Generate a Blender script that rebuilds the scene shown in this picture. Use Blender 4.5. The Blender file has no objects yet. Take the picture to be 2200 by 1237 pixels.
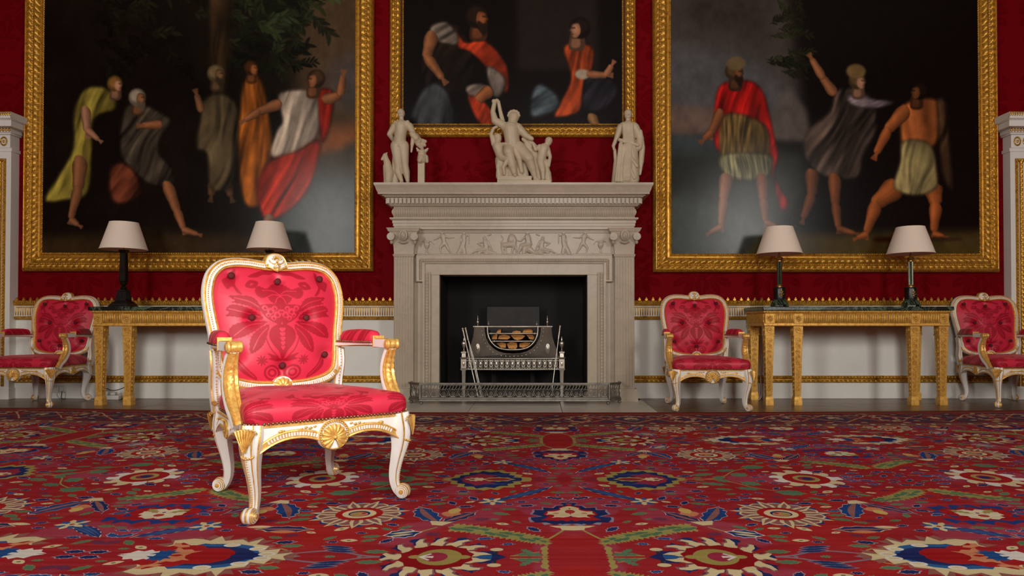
import bpy, math, random
import numpy as np
from mathutils import Vector, Matrix
random.seed(7); rng = np.random.default_rng(7)
pi = math.pi
scene = bpy.context.scene
col = scene.collection

# ------------------------------------------------------------------ camera
# 2200 x 1237 frame; focal length 1500 px, eye 0.74 m above the carpet, looking along +Y
F = 1500.0; EYE = 0.74; HOR = 694.0; CX = 1155.0; PITCH = 0.0140
CY = HOR - F * math.tan(PITCH)
cam_d = bpy.data.cameras.new('camera'); cam = bpy.data.objects.new('camera', cam_d); col.objects.link(cam)
cam.location = (0, 0, EYE); cam.rotation_euler = (pi / 2 + PITCH, 0, 0)
cam_d.sensor_width = 36.0; cam_d.lens = F * 36.0 / 2200.0
cam_d.shift_x = -(CX - 1100.0) / 2200.0; cam_d.shift_y = (CY - 618.5) / 2200.0
cam_d.clip_start = 0.05; cam_d.clip_end = 100
scene.camera = cam
def W(px, py, Y):
    xi = (px - CX) / F; yi = (CY - py) / F
    t = Y / (math.cos(PITCH) - yi * math.sin(PITCH))
    return Vector((xi * t, Y, EYE + (yi * math.cos(PITCH) + math.sin(PITCH)) * t))

# ------------------------------------------------------------------ world, lights, exposure
scene.view_settings.view_transform = 'Standard'; scene.view_settings.look = 'None'
scene.view_settings.gamma = 1.0; scene.view_settings.use_curve_mapping = False
scene.view_settings.exposure = 0.0
world = bpy.data.worlds.new('world'); scene.world = world; world.use_nodes = True
world.node_tree.nodes['Background'].inputs[0].default_value = (0.75, 0.85, 1.0, 1)
world.node_tree.nodes['Background'].inputs[1].default_value = 0.3
try:
    scene.cycles.max_bounces = 6; scene.cycles.diffuse_bounces = 3; scene.cycles.glossy_bounces = 3
    scene.cycles.sample_clamp_indirect = 4.0; scene.cycles.caustics_reflective = False; scene.cycles.caustics_refractive = False
except Exception: pass
ROOM_BACK = -2.8; WALL = 7.0; ROOM_X = 7.4; ROOM_H = 6.2; LIGHTS_ON = True
def area(name, loc, size, power, colr, aim, spread=180):
    d = bpy.data.lights.new(name, 'AREA'); d.shape = 'RECTANGLE'; d.size, d.size_y = size; d.energy = power; d.color = colr
    d.spread = math.radians(spread)
    o = bpy.data.objects.new(name, d); col.objects.link(o); o.location = loc
    o.rotation_euler = (Vector(aim) - Vector(loc)).to_track_quat('-Z', 'Y').to_euler()
    return o
WINX = (-4.9, 0.3, 5.0)
WPOW = (250, 185, 235)
for i, x in enumerate(WINX):                       # daylight entering the three tall windows behind the photographer
    area('window_daylight', (x, ROOM_BACK + 0.12, 2.55), (1.25, 3.1), WPOW[i], (1.0, 0.965, 0.905), (x * 0.5, 3.2, 0.6))
sp = bpy.data.lights.new('chair_fill_spot', 'SPOT'); sp.energy = 330; sp.spot_size = math.radians(27); sp.spot_blend = 0.9  # unseen fill lamp added beside the camera to brighten the foreground armchair
sp.shadow_soft_size = 0.22; sp.color = (1.0, 0.99, 0.97)
so = bpy.data.objects.new('chair_fill_spot', sp); col.objects.link(so); so.location = (0.35, 0.35, 1.45)
so.rotation_euler = (Vector((-1.06, 3.05, 0.62)) - so.location).to_track_quat('-Z', 'Y').to_euler()

# ------------------------------------------------------------------ materials
def srgb(r, g, b):
    f = lambda c: (c / 12.92) if c <= 0.04045 else ((c + 0.055) / 1.055) ** 2.4
    return (f(r / 255), f(g / 255), f(b / 255), 1.0)
class NT:
    def __init__(s, name):
        s.m = bpy.data.materials.new(name); s.m.use_nodes = True
        s.t = s.m.node_tree; s.b = s.t.nodes['Principled BSDF']; s.o = s.t.nodes['Material Output']
    def n(s, typ, **kw):
        nd = s.t.nodes.new(typ)
        for k, v in kw.items(): setattr(nd, k, v)
        return nd
    def l(s, a, b): s.t.links.new(a, b)
    def set(s, **kw):
        for k, v in kw.items():
            k = k.replace('_', ' ')
            if k in s.b.inputs: s.b.inputs[k].default_value = v
        return s
    def noise(s, scale, detail=4, rough=0.55, coord='Object', stretch=None, dist=0):
        tc = s.n('ShaderNodeTexCoord'); nz = s.n('ShaderNodeTexNoise')
        nz.inputs['Scale'].default_value = scale; nz.inputs['Detail'].default_value = detail
        nz.inputs['Roughness'].default_value = rough; nz.inputs['Distortion'].default_value = dist
        if stretch:
            mp = s.n('ShaderNodeMapping'); mp.inputs['Scale'].default_value = stretch
            s.l(tc.outputs[coord], mp.inputs[0]); s.l(mp.outputs[0], nz.inputs['Vector'])
        else: s.l(tc.outputs[coord], nz.inputs['Vector'])
        return nz.outputs['Fac']
    def ramp(s, fac, stops):
        r = s.n('ShaderNodeValToRGB'); e = r.color_ramp.elements
        while len(e) < len(stops): e.new(0.5)
        for i, (p, c) in enumerate(stops): e[i].position = p; e[i].color = c
        s.l(fac, r.inputs[0]); return r.outputs[0]
    def mix(s, fac, a, b, blend='MIX'):
        m = s.n('ShaderNodeMix', data_type='RGBA', blend_type=blend)
        for sock, v in ((m.inputs[0], fac), (m.inputs[6], a), (m.inputs[7], b)):
            if isinstance(v, (int, float, tuple)): sock.default_value = v
            else: s.l(v, sock)
        return m.outputs[2]
    def bump(s, h, strength=0.2, dist=0.01):
        b = s.n('ShaderNodeBump'); b.inputs['Strength'].default_value = strength; b.inputs['Distance'].default_value = dist
        s.l(h, b.inputs['Height']); s.l(b.outputs[0], s.b.inputs['Normal'])
    def color(s, sock): s.l(sock, s.b.inputs['Base Color'])

def simple(name, rgb, rough=0.5, metal=0.0, var=0.12, scale=12, bump=0.0, bscale=60, spec=0.5):
    t = NT(name); c = srgb(*rgb); t.set(Roughness=rough, Metallic=metal)
    t.b.inputs['Specular IOR Level'].default_value = spec
    d = tuple(x * (1 - var * 1.6) for x in c[:3]) + (1,); e = tuple(min(1, x * (1 + var)) for x in c[:3]) + (1,)
    t.color(t.ramp(t.noise(scale), [(0.3, d), (0.7, e)]))
    if bump: t.bump(t.noise(bscale), bump, 0.004)
    return t.m
def gilt(name, rgb, dark, rough=0.34, metal=0.85, scale=30):
    t = NT(name); t.set(Roughness=rough, Metallic=metal)
    f = t.noise(scale, 6, 0.7)
    t.color(t.ramp(f, [(0.3, srgb(*dark)), (0.55, srgb(*rgb))]))
    r = t.n('ShaderNodeMapRange'); r.inputs[3].default_value = rough + 0.14; r.inputs[4].default_value = rough - 0.08
    t.l(f, r.inputs[0]); t.l(r.outputs[0], t.b.inputs['Roughness'])
    t.bump(t.noise(160, 3), 0.18, 0.003)
    return t.m
M = {}
M['gilt'] = gilt('gilt_old', (216, 164, 64), (138, 92, 28), 0.32, 0.6)
M['gilt_table'] = gilt('gilt_ochre', (228, 176, 82), (174, 120, 46), 0.42, 0.4)
M['gilt_chair'] = gilt('gilt_bright', (240, 192, 104), (200, 134, 52), 0.34, 0.4, 60)
M['white_paint'] = simple('white_chair_paint', (243, 239, 232), 0.38, var=0.03)
M['wall_white'] = simple('wall_white_paint', (240, 238, 230), 0.5, var=0.03, scale=3)
M['linen'] = simple('lamp_linen', (250, 234, 216), 0.9, var=0.03, scale=200, bump=0.1, bscale=400)
M['bronze'] = simple('dark_bronze', (44, 36, 28), 0.38, 0.7, 0.2)
M['black_stone'] = simple('black_slate', (24, 22, 20), 0.3, 0.0, 0.2)
M['soot'] = simple('sooty_black_iron', (7, 7, 6), 0.8, 0.0, 0.25, scale=4)
M['iron'] = simple('dark_iron_plate', (40, 38, 35), 0.5, 0.5, 0.2, scale=9, bump=0.2)
M['steel'] = simple('polished_steel', (205, 198, 184), 0.33, 0.9, 0.12, scale=14, bump=0.05, bscale=90)
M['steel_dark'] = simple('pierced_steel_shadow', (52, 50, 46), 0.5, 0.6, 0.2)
M['steel_plate'] = simple('burnished_steel_plate', (172, 166, 154), 0.36, 0.95, 0.14, scale=10)
M['fender_steel'] = simple('fender_steel', (150, 146, 136), 0.38, 0.8, 0.15, scale=20, bump=0.05)
M['brass'] = simple('antique_brass', (170, 130, 70), 0.35, 0.9, 0.15)
M['nail'] = simple('nail_brass', (150, 112, 78), 0.35, 0.85, 0.2, scale=80)
M['lamp_green'] = simple('green_marbled_column', (62, 66, 44), 0.2, 0.4, 0.3, scale=30)
M['button'] = simple('button_velvet', (92, 5, 16), 0.8, 0.0, 0.1)
M['plastic'] = simple('white_plastic', (215, 212, 205), 0.4, var=0.02)
M['cable_dark'] = simple('dark_cable', (52, 48, 42), 0.5)
M['hearth'] = simple('hearth_stone', (206, 200, 188), 0.35, var=0.06, scale=5, bump=0.05)
M['bark'] = simple('log_bark', (78, 48, 26), 0.9, var=0.3, scale=40, bump=0.5)
M['logwood'] = simple('cut_log_wood', (226, 158, 86), 0.8, var=0.22, scale=30, bump=0.2)
M['ceiling'] = simple('ceiling_plaster', (206, 198, 182), 0.9, var=0.02)
def marble(name, base, vein, rough=0.32, vs=2.2, amount=0.16):
    t = NT(name); t.set(Roughness=rough)
    a = t.noise(vs, 8, 0.6, dist=1.6)
    m = t.n('ShaderNodeMath', operation='SUBTRACT'); m.inputs[1].default_value = 0.5; t.l(a, m.inputs[0])
    ab = t.n('ShaderNodeMath', operation='ABSOLUTE'); t.l(m.outputs[0], ab.inputs[0])
    v = t.ramp(ab.outputs[0], [(0.0, (amount,) * 3 + (1,)), (0.016, (amount * 0.35,) * 3 + (1,)), (0.06, (0, 0, 0, 1))])
    cl = t.ramp(t.noise(3.2, 5), [(0.35, tuple(x * 0.9 for x in srgb(*base)[:3]) + (1,)), (0.7, srgb(*base))])
    t.color(t.mix(v, cl, srgb(*vein)))
    return t.m
M['marble'] = marble('chimney_marble', (200, 186, 164), (120, 112, 104))
M['statue'] = simple('statuary_marble', (204, 187, 158), 0.45, var=0.08, scale=6)
M['verde'] = marble('verde_marble', (14, 24, 18), (110, 140, 112), 0.26, 5.5, 0.7)
def wood():
    t = NT('floor_oak'); t.set(Roughness=0.3)
    f = t.noise(2.2, 8, 0.6, stretch=(1.0, 14, 1))
    t.color(t.ramp(f, [(0.25, srgb(84, 60, 38)), (0.75, srgb(134, 102, 70))]))
    t.bump(f, 0.08, 0.003)
    return t.m
M['oak'] = wood()
M['glass_sky'] = None

# ------------------------------------------------------------------ mesh builder
class MB:
    def __init__(s): s.v = []; s.f = []; s.m = []; s.uv = None
    def add(s, vs, fs, mat=0):
        b = len(s.v); s.v.extend([tuple(v) for v in vs])
        for i, f in enumerate(fs):
            s.f.append(tuple(b + k for k in f)); s.m.append(mat[i] if isinstance(mat, (list, tuple)) else mat)
    def box(s, x0, x1, y0, y1, z0, z1, mat=0):
        vs = [(x, y, z) for z in (z0, z1) for y in (y0, y1) for x in (x0, x1)]
        s.add(vs, [(0, 2, 3, 1), (4, 5, 7, 6), (0, 1, 5, 4), (2, 6, 7, 3), (0, 4, 6, 2), (1, 3, 7, 5)], mat)
    def taper(s, c, sz0, sz1, z0, z1, mat=0):
        vs = []
        for z, (a, b) in ((z0, sz0), (z1, sz1)):
            for sy in (-1, 1):
                for sx in (-1, 1): vs.append((c[0] + sx * a / 2, c[1] + sy * b / 2, z))
        s.add(vs, [(0, 2, 3, 1), (4, 5, 7, 6), (0, 1, 5, 4), (2, 6, 7, 3), (0, 4, 6, 2), (1, 3, 7, 5)], mat)
    def rings(s, R, mat=0, close=True, cap=True, loop=False, segm=None):
        n = len(R[0]); b = len(s.v)
        for r in R: s.v.extend([tuple(p) for p in r])
        k = len(R)
        for i in range(k if loop else k - 1):
            j = (i + 1) % k
            for q in range(n if close else n - 1):
                q2 = (q + 1) % n
                s.f.append((b + i * n + q, b + i * n + q2, b + j * n + q2, b + j * n + q)); s.m.append(segm[q] if segm else mat)
        if cap and not loop and close:
            s.f.append(tuple(b + q for q in range(n))[::-1]); s.m.append(mat)
            s.f.append(tuple(b + (k - 1) * n + q for q in range(n))); s.m.append(mat)
    def lathe(s, prof, n=20, c=(0, 0, 0), mat=0, axis='Z', sq=0, segs=None):
        R = []
        for r, z in prof:
            ring = []
            for i in range(n):
                a = 2 * pi * i / n
                x, y = r * math.cos(a), r * math.sin(a)
                if axis == 'Z': p = (c[0] + x, c[1] + y, c[2] + z)
                elif axis == 'Y': p = (c[0] + x, c[1] + z, c[2] - y)
                else: p = (c[0] + z, c[1] + x, c[2] + y)
                ring.append(p)
            R.append(ring)
        s.rings(R, mat)
    def square(s, prof, c, mat=0):
        R = []
        for r, z in prof: R.append([(c[0] + a * r, c[1] + b * r, c[2] + z) for a, b in ((-1, -1), (1, -1), (1, 1), (-1, 1))])
        s.rings(R, mat)
    def tube(s, pts, rad, n=8, mat=0, closed=False, cap=True, flat=1.0, up=None):
        P = [Vector(p) for p in pts]; k = len(P); R = []
        prev = None
        for i in range(k):
            a = P[(i - 1) % k] if (closed or i > 0) else P[i]; b = P[(i + 1) % k] if (closed or i < k - 1) else P[i]
            t = (b - a); t = t.normalized() if t.length > 1e-9 else Vector((0, 0, 1))
            if prev is None:
                u = Vector(up) if up else (Vector((0, 0, 1)) if abs(t.z) < 0.9 else Vector((1, 0, 0)))
            else: u = prev
            u = (u - t * u.dot(t)); u = u.normalized() if u.length > 1e-6 else t.orthogonal().normalized()
            prev = u; w = t.cross(u)
            r = rad[i] if isinstance(rad, (list, tuple)) else rad
            R.append([P[i] + u * (r * math.cos(2 * pi * q / n)) + w * (r * flat * math.sin(2 * pi * q / n)) for q in range(n)])
        s.rings(R, mat, cap=cap, loop=closed)
    def capsule(s, p0, r0, p1, r1, n=12, mat=0):
        p0 = Vector(p0); p1 = Vector(p1); d = (p1 - p0)
        L = d.length; t = d.normalized() if L > 1e-7 else Vector((0, 0, 1)); u = t.orthogonal().normalized(); w = t.cross(u)
        R = []
        def ring(c, r): return [c + u * (r * math.cos(2 * pi * q / n)) + w * (r * math.sin(2 * pi * q / n)) for q in range(n)]
        for a in (80, 55, 28): R.append(ring(p0 - t * r0 * math.sin(math.radians(a)), r0 * math.cos(math.radians(a))))
        R.append(ring(p0, r0)); R.append(ring(p1, r1))
        for a in (28, 55, 80): R.append(ring(p1 + t * r1 * math.sin(math.radians(a)), r1 * math.cos(math.radians(a))))
        s.rings(R, mat)
    def ell(s, c, r, nu=12, nv=8, mat=0, rot=None):
        R = []
        for j in range(nv + 1):
            a = -pi / 2 + pi * j / nv; a = max(-pi / 2 + 0.08, min(pi / 2 - 0.08, a))
            ring = []
            for i in range(nu):
                b = 2 * pi * i / nu
                p = Vector((r[0] * math.cos(a) * math.cos(b), r[1] * math.cos(a) * math.sin(b), r[2] * math.sin(a)))
                if rot is not None: p = rot @ p
                ring.append(p + Vector(c))
            R.append(ring)
        s.rings(R, mat)
    def torus(s, c, R0, r, n=20, m=8, mat=0, axis='Y', sx=1.0, sz=1.0):
        R = []
        for i in range(n):
            a = 2 * pi * i / n; ring = []
            for j in range(m):
                b = 2 * pi * j / m; q = R0 + r * math.cos(b); h = r * math.sin(b)
                if axis == 'Y': ring.append((c[0] + sx * q * math.cos(a), c[1] + h, c[2] + sz * q * math.sin(a)))
                elif axis == 'Z': ring.append((c[0] + q * math.cos(a), c[1] + q * math.sin(a), c[2] + h))
                else: ring.append((c[0] + h, c[1] + q * math.cos(a), c[2] + q * math.sin(a)))
            R.append(ring)
        s.rings(R, mat, loop=True)
    def prism(s, poly, y0, y1, mat=0, plane='XZ'):
        n = len(poly)
        def P(p, d):
            return (p[0], d, p[1]) if plane == 'XZ' else ((p[0], p[1], d) if plane == 'XY' else (d, p[0], p[1]))
        vs = [P(p, y0) for p in poly] + [P(p, y1) for p in poly]
        fs = [tuple(range(n)), tuple(range(2 * n - 1, n - 1, -1))] + [(i, i + n, (i + 1) % n + n, (i + 1) % n) for i in range(n)]
        s.add(vs, fs, mat)
    def grid(s, P, mat=0, flip=False):
        # P: array (a, b, 3)
        a, b, _ = P.shape; base = len(s.v); s.v.extend(map(tuple, P.reshape(-1, 3).tolist()))
        for i in range(a - 1):
            for j in range(b - 1):
                q = (base + i * b + j, base + i * b + j + 1, base + (i + 1) * b + j + 1, base + (i + 1) * b + j)
                s.f.append(q[::-1] if flip else q); s.m.append(mat)
    def xform(s, mat4, start=0):
        for i in range(start, len(s.v)): s.v[i] = tuple(mat4 @ Vector(s.v[i]))
    def mesh(s, name, mats, smooth=35):
        me = bpy.data.meshes.new(name); me.from_pydata(s.v, [], s.f)
        for m in mats: me.materials.append(M[m] if isinstance(m, str) else m)
        if len(mats) > 1: me.polygons.foreach_set('material_index', s.m)
        me.update()
        import bmesh as _b
        bm = _b.new(); bm.from_mesh(me); _b.ops.recalc_face_normals(bm, faces=bm.faces); bm.to_mesh(me); bm.free()
        if smooth:
            me.polygons.foreach_set('use_smooth', [True] * len(me.polygons)); me.set_sharp_from_angle(angle=math.radians(smooth))
        if s.uv is not None:
            lay = me.uv_layers.new(name='UVMap'); li = np.empty(len(me.loops), dtype=np.int32); me.loops.foreach_get('vertex_index', li)
            lay.data.foreach_set('uv', np.asarray(s.uv, dtype=np.float32)[li].ravel())
        return me
    def build(s, name, mats, parent=None, smooth=35, bevel=0, kind=None, label=None, loc=None):
        if not isinstance(mats, (list, tuple)): mats = [mats]
        o = bpy.data.objects.new(name, s.mesh(name, mats, smooth)); col.objects.link(o)
        if parent: o.parent = parent
        if loc is not None: o.location = loc
        if bevel:
            md = o.modifiers.new('bevel', 'BEVEL'); md.width = bevel; md.segments = 2; md.limit_method = 'ANGLE'; md.angle_limit = math.radians(40)
        if kind: o['kind'] = kind
        if label: o['label'] = label
        return o
def thing(name, label, cat, loc=(0, 0, 0), rz=0, group=None):
    o = bpy.data.objects.new(name, None); col.objects.link(o); o.location = loc; o.rotation_euler = (0, 0, rz); o.empty_display_size = 0.1
    o['label'] = label; o['category'] = cat
    if group: o['group'] = group
    return o
def tag(o, label, cat, group=None):
    o['label'] = label; o['category'] = cat
    if group: o['group'] = group
    return o
def struct(o): o['kind'] = 'structure'; return o
def copy_tree(o, parent=None):
    c = o.copy(); col.objects.link(c)
    if parent: c.parent = parent
    for ch in list(o.children): copy_tree(ch, c)
    return c
def inst(src, name, parent, loc, rot=None, scale=None):
    o = bpy.data.objects.new(name, src.data if hasattr(src, 'data') else src); col.objects.link(o); o.parent = parent; o.location = loc
    if rot: o.rotation_euler = rot
    if scale: o.scale = scale
    return o
def cat_rom(pts, n=8, closed=False):
    P = [Vector(p) for p in pts]; k = len(P); out = []
    rngk = range(k) if closed else range(k - 1)
    for i in rngk:
        if closed: p0, p1, p2, p3 = P[(i - 1) % k], P[i], P[(i + 1) % k], P[(i + 2) % k]
        else: p0, p1, p2, p3 = P[max(0, i - 1)], P[i], P[i + 1], P[min(k - 1, i + 2)]
        for j in range(n):
            t = j / n
            out.append(0.5 * ((2 * p1) + (p2 - p0) * t + (2 * p0 - 5 * p1 + 4 * p2 - p3) * t * t + (3 * p1 - p0 - 3 * p2 + p3) * t ** 3))
    if not closed: out.append(P[-1].copy())
    return out
# ------------------------------------------------------------------ painted surfaces (carpet weave, damask weave, oil canvases) computed in numpy
def vnoise(h, w, cells, seed):
    r = np.random.default_rng(seed); g = r.random((cells[0] + 2, cells[1] + 2))
    y = np.linspace(0, cells[0], h, endpoint=False); x = np.linspace(0, cells[1], w, endpoint=False)
    yi = y.astype(int); xi = x.astype(int); fy = (y - yi)[:, None]; fx = (x - xi)[None, :]
    fy = fy * fy * (3 - 2 * fy); fx = fx * fx * (3 - 2 * fx)
    a = g[yi][:, xi]; b = g[yi][:, xi + 1]; c = g[yi + 1][:, xi]; d = g[yi + 1][:, xi + 1]
    return (a * (1 - fx) + b * fx) * (1 - fy) + (c * (1 - fx) + d * fx) * fy
def fbm(h, w, base, seed, octv=4):
    s = 0; t = 0
    for k in range(octv):
        s = s + vnoise(h, w, (base[0] * 2 ** k, base[1] * 2 ** k), seed + k) * 0.5 ** k; t += 0.5 ** k
    return s / t
def blur(m, r):
    r = int(r)
    if r < 1: return m
    for _ in range(2):
        for ax in (0, 1):
            p = [(0, 0), (0, 0)]; p[ax] = (r + 1, r)
            c = np.cumsum(np.pad(m, p, mode='edge'), axis=ax)
            n = m.shape[ax]; k = 2 * r + 1
            m = (np.take(c, range(k, k + n), axis=ax) - np.take(c, range(0, n), axis=ax)) / k
    return m
def vn(x, y, seed):
    # value noise at arbitrary points
    r = np.random.default_rng(seed); g = r.random((64, 64)); xi = np.floor(x).astype(int); yi = np.floor(y).astype(int); fx = x - xi; fy = y - yi
    fx = fx * fx * (3 - 2 * fx); fy = fy * fy * (3 - 2 * fy); G = lambda a, b: g[a % 64, b % 64]
    return (G(yi, xi) * (1 - fx) + G(yi, xi + 1) * fx) * (1 - fy) + (G(yi + 1, xi) * (1 - fx) + G(yi + 1, xi + 1) * fx) * fy
class Cv:
    # y grows upward in the array (row 0 = y0), as Blender stores images
    def __init__(s, w, h, x0, x1, y0, y1, bg=(0, 0, 0)):
        s.w, s.h, s.x0, s.x1, s.y0, s.y1 = w, h, x0, x1, y0, y1
        s.a = np.ones((h, w, 3)) * np.array(bg, float); s.occ = np.zeros((h, w), bool)
    def px(s, p): return ((p[0] - s.x0) / (s.x1 - s.x0) * s.w - 0.5, (p[1] - s.y0) / (s.y1 - s.y0) * s.h - 0.5)
    def mask(s, pts, soft=0):
        q = np.array([s.px(p) for p in pts]); pad = int(soft * 2.5) + 1
        i0 = max(0, int(q[:, 0].min()) - pad); i1 = min(s.w, int(q[:, 0].max()) + 2 + pad)
        j0 = max(0, int(q[:, 1].min()) - pad); j1 = min(s.h, int(q[:, 1].max()) + 2 + pad)
        if i1 <= i0 or j1 <= j0: return None
        X = np.arange(i0, i1)[None, :]; Y = np.arange(j0, j1)[:, None]
        ins = np.zeros((j1 - j0, i1 - i0), bool); n = len(q)
        for k in range(n):
            xa, ya = q[k]; xb, yb = q[(k + 1) % n]
            if ya == yb: continue
            ins ^= ((ya > Y) != (yb > Y)) & (X < (xb - xa) * (Y - ya) / (yb - ya) + xa)
        m = ins.astype(float)
        if soft: m = blur(m, soft)
        return (j0, j1, i0, i1, m)
    def poly(s, pts, colr, alpha=1.0, soft=0, occ=True):
        k = s.mask(pts, soft)
        if k is None: return
        j0, j1, i0, i1, m = k; m3 = (m * alpha)[:, :, None]
        s.a[j0:j1, i0:i1] = s.a[j0:j1, i0:i1] * (1 - m3) + np.array(colr, float) * m3
        if occ: s.occ[j0:j1, i0:i1] |= m > 0.5
    def fabric(s, pts, colr, ang=90, freq=0.09, amp=0.35, soft=2, seed=0, light=0.25):
        pts = [(p.x, p.y) for p in cat_rom([(a, b, 0) for a, b in pts], 4, True)]
        k = s.mask(pts, soft)
        if k is None: return
        j0, j1, i0, i1, m = k
        X = np.arange(i0, i1)[None, :] / s.w * (s.x1 - s.x0); Y = np.arange(j0, j1)[:, None] / s.h * (s.y1 - s.y0)
        a = math.radians(ang); d = X * math.sin(a) - Y * math.cos(a)
        e = X * math.cos(a) + Y * math.sin(a); nz = vn(d * .02 + 9, e * .012 + 3, seed + 1)
        dd = d + 26 * nz; q = vn(dd * freq * 1.9, e * freq * .25, seed) * .65 + vn(dd * freq * 3.4, e * freq * .4, seed + 7) * .35
        f = 1 + amp * 3.6 * (q - .52)
        rim = np.clip(blur(m, max(2, min(11, (i1 - i0) // 8))) * 1.7 - .35, 0, 1); f = f * (.30 + .70 * rim)
        g = np.linspace(1 + light, 1 - light, i1 - i0)[None, :]
        c = np.clip(np.array(colr, float)[None, None, :] * (f * g)[:, :, None], 0, 255)
        m3 = m[:, :, None]; s.a[j0:j1, i0:i1] = s.a[j0:j1, i0:i1] * (1 - m3) + c * m3
    def line(s, pts, w, colr, alpha=1.0, soft=0, w1=None):
        for i in range(len(pts) - 1):
            (xa, ya), (xb, yb) = pts[i], pts[i + 1]; L = math.hypot(xb - xa, yb - ya) or 1
            wa = w if w1 is None else w + (w1 - w) * i / (len(pts) - 1); wb = w if w1 is None else w + (w1 - w) * (i + 1) / (len(pts) - 1)
            nx, ny = -(yb - ya) / L, (xb - xa) / L; ex, ey = (xb - xa) / L * wa * 0.3, (yb - ya) / L * wa * 0.3
            s.poly([(xa + nx * wa / 2 - ex, ya + ny * wa / 2 - ey), (xb + nx * wb / 2 + ex, yb + ny * wb / 2 + ey), (xb - nx * wb / 2 + ex, yb - ny * wb / 2 + ey), (xa - nx * wa / 2 - ex, ya - ny * wa / 2 - ey)], colr, alpha, soft)
    def ell(s, c, rx, ry, colr, alpha=1.0, soft=0, rot=0, n=28):
        ca, sa = math.cos(rot), math.sin(rot)
        s.poly([(c[0] + rx * math.cos(t) * ca - ry * math.sin(t) * sa, c[1] + rx * math.cos(t) * sa + ry * math.sin(t) * ca) for t in [2 * pi * k / n for k in range(n)]], colr, alpha, soft)
    def image(s, name, gray=False):
        im = bpy.data.images.new(name, s.w, s.h)
        if gray: im.colorspace_settings.name = 'Non-Color'
        px = np.ones((s.h, s.w, 4), np.float32)
        px[:, :, :3] = np.clip(s.a / 255.0, 0, 1)
        im.pixels.foreach_set(px.ravel()); im.update()
        im.pack(); return im
def smooth2(pts, n=6, closed=True):
    return [(p.x, p.y) for p in cat_rom([(a, b, 0) for a, b in pts], n, closed)]
def serr(pts, amp, step):
    # zig-zag an outline outward and inward (woven, stepped leaf edges)
    out = []; n = len(pts); k = 0
    for i in range(n):
        (xa, ya), (xb, yb) = pts[i], pts[(i + 1) % n]; L = math.hypot(xb - xa, yb - ya)
        m = max(1, int(L / step)); nx, ny = (yb - ya) / (L or 1), -(xb - xa) / (L or 1)
        for j in range(m):
            t = j / m; sgn = 1 if k % 2 else -1; k += 1
            out.append((xa + (xb - xa) * t + nx * amp * sgn, ya + (yb - ya) * t + ny * amp * sgn))
    return out
def leafpoly(p0, p1, w, bend=0.0, n=8):
    (xa, ya), (xb, yb) = p0, p1; L = math.hypot(xb - xa, yb - ya) or 1; tx, ty = (xb - xa) / L, (yb - ya) / L; nx, ny = -ty, tx
    up, dn = [], []
    for i in range(n + 1):
        t = i / n; h = w / 2 * math.sin(pi * t) ** 0.8 if 0 < t < 1 else 0; b = bend * L * math.sin(pi * t)
        cx, cy = xa + tx * L * t + nx * b, ya + ty * L * t + ny * b
        up.append((cx + nx * h, cy + ny * h)); dn.append((cx - nx * h, cy - ny * h))
    return up + dn[::-1][1:-1]
def grow(pts, k):
    cx = sum(p[0] for p in pts) / len(pts); cy = sum(p[1] for p in pts) / len(pts)
    return [(cx + (x - cx) * k, cy + (y - cy) * k) for x, y in pts]

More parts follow.
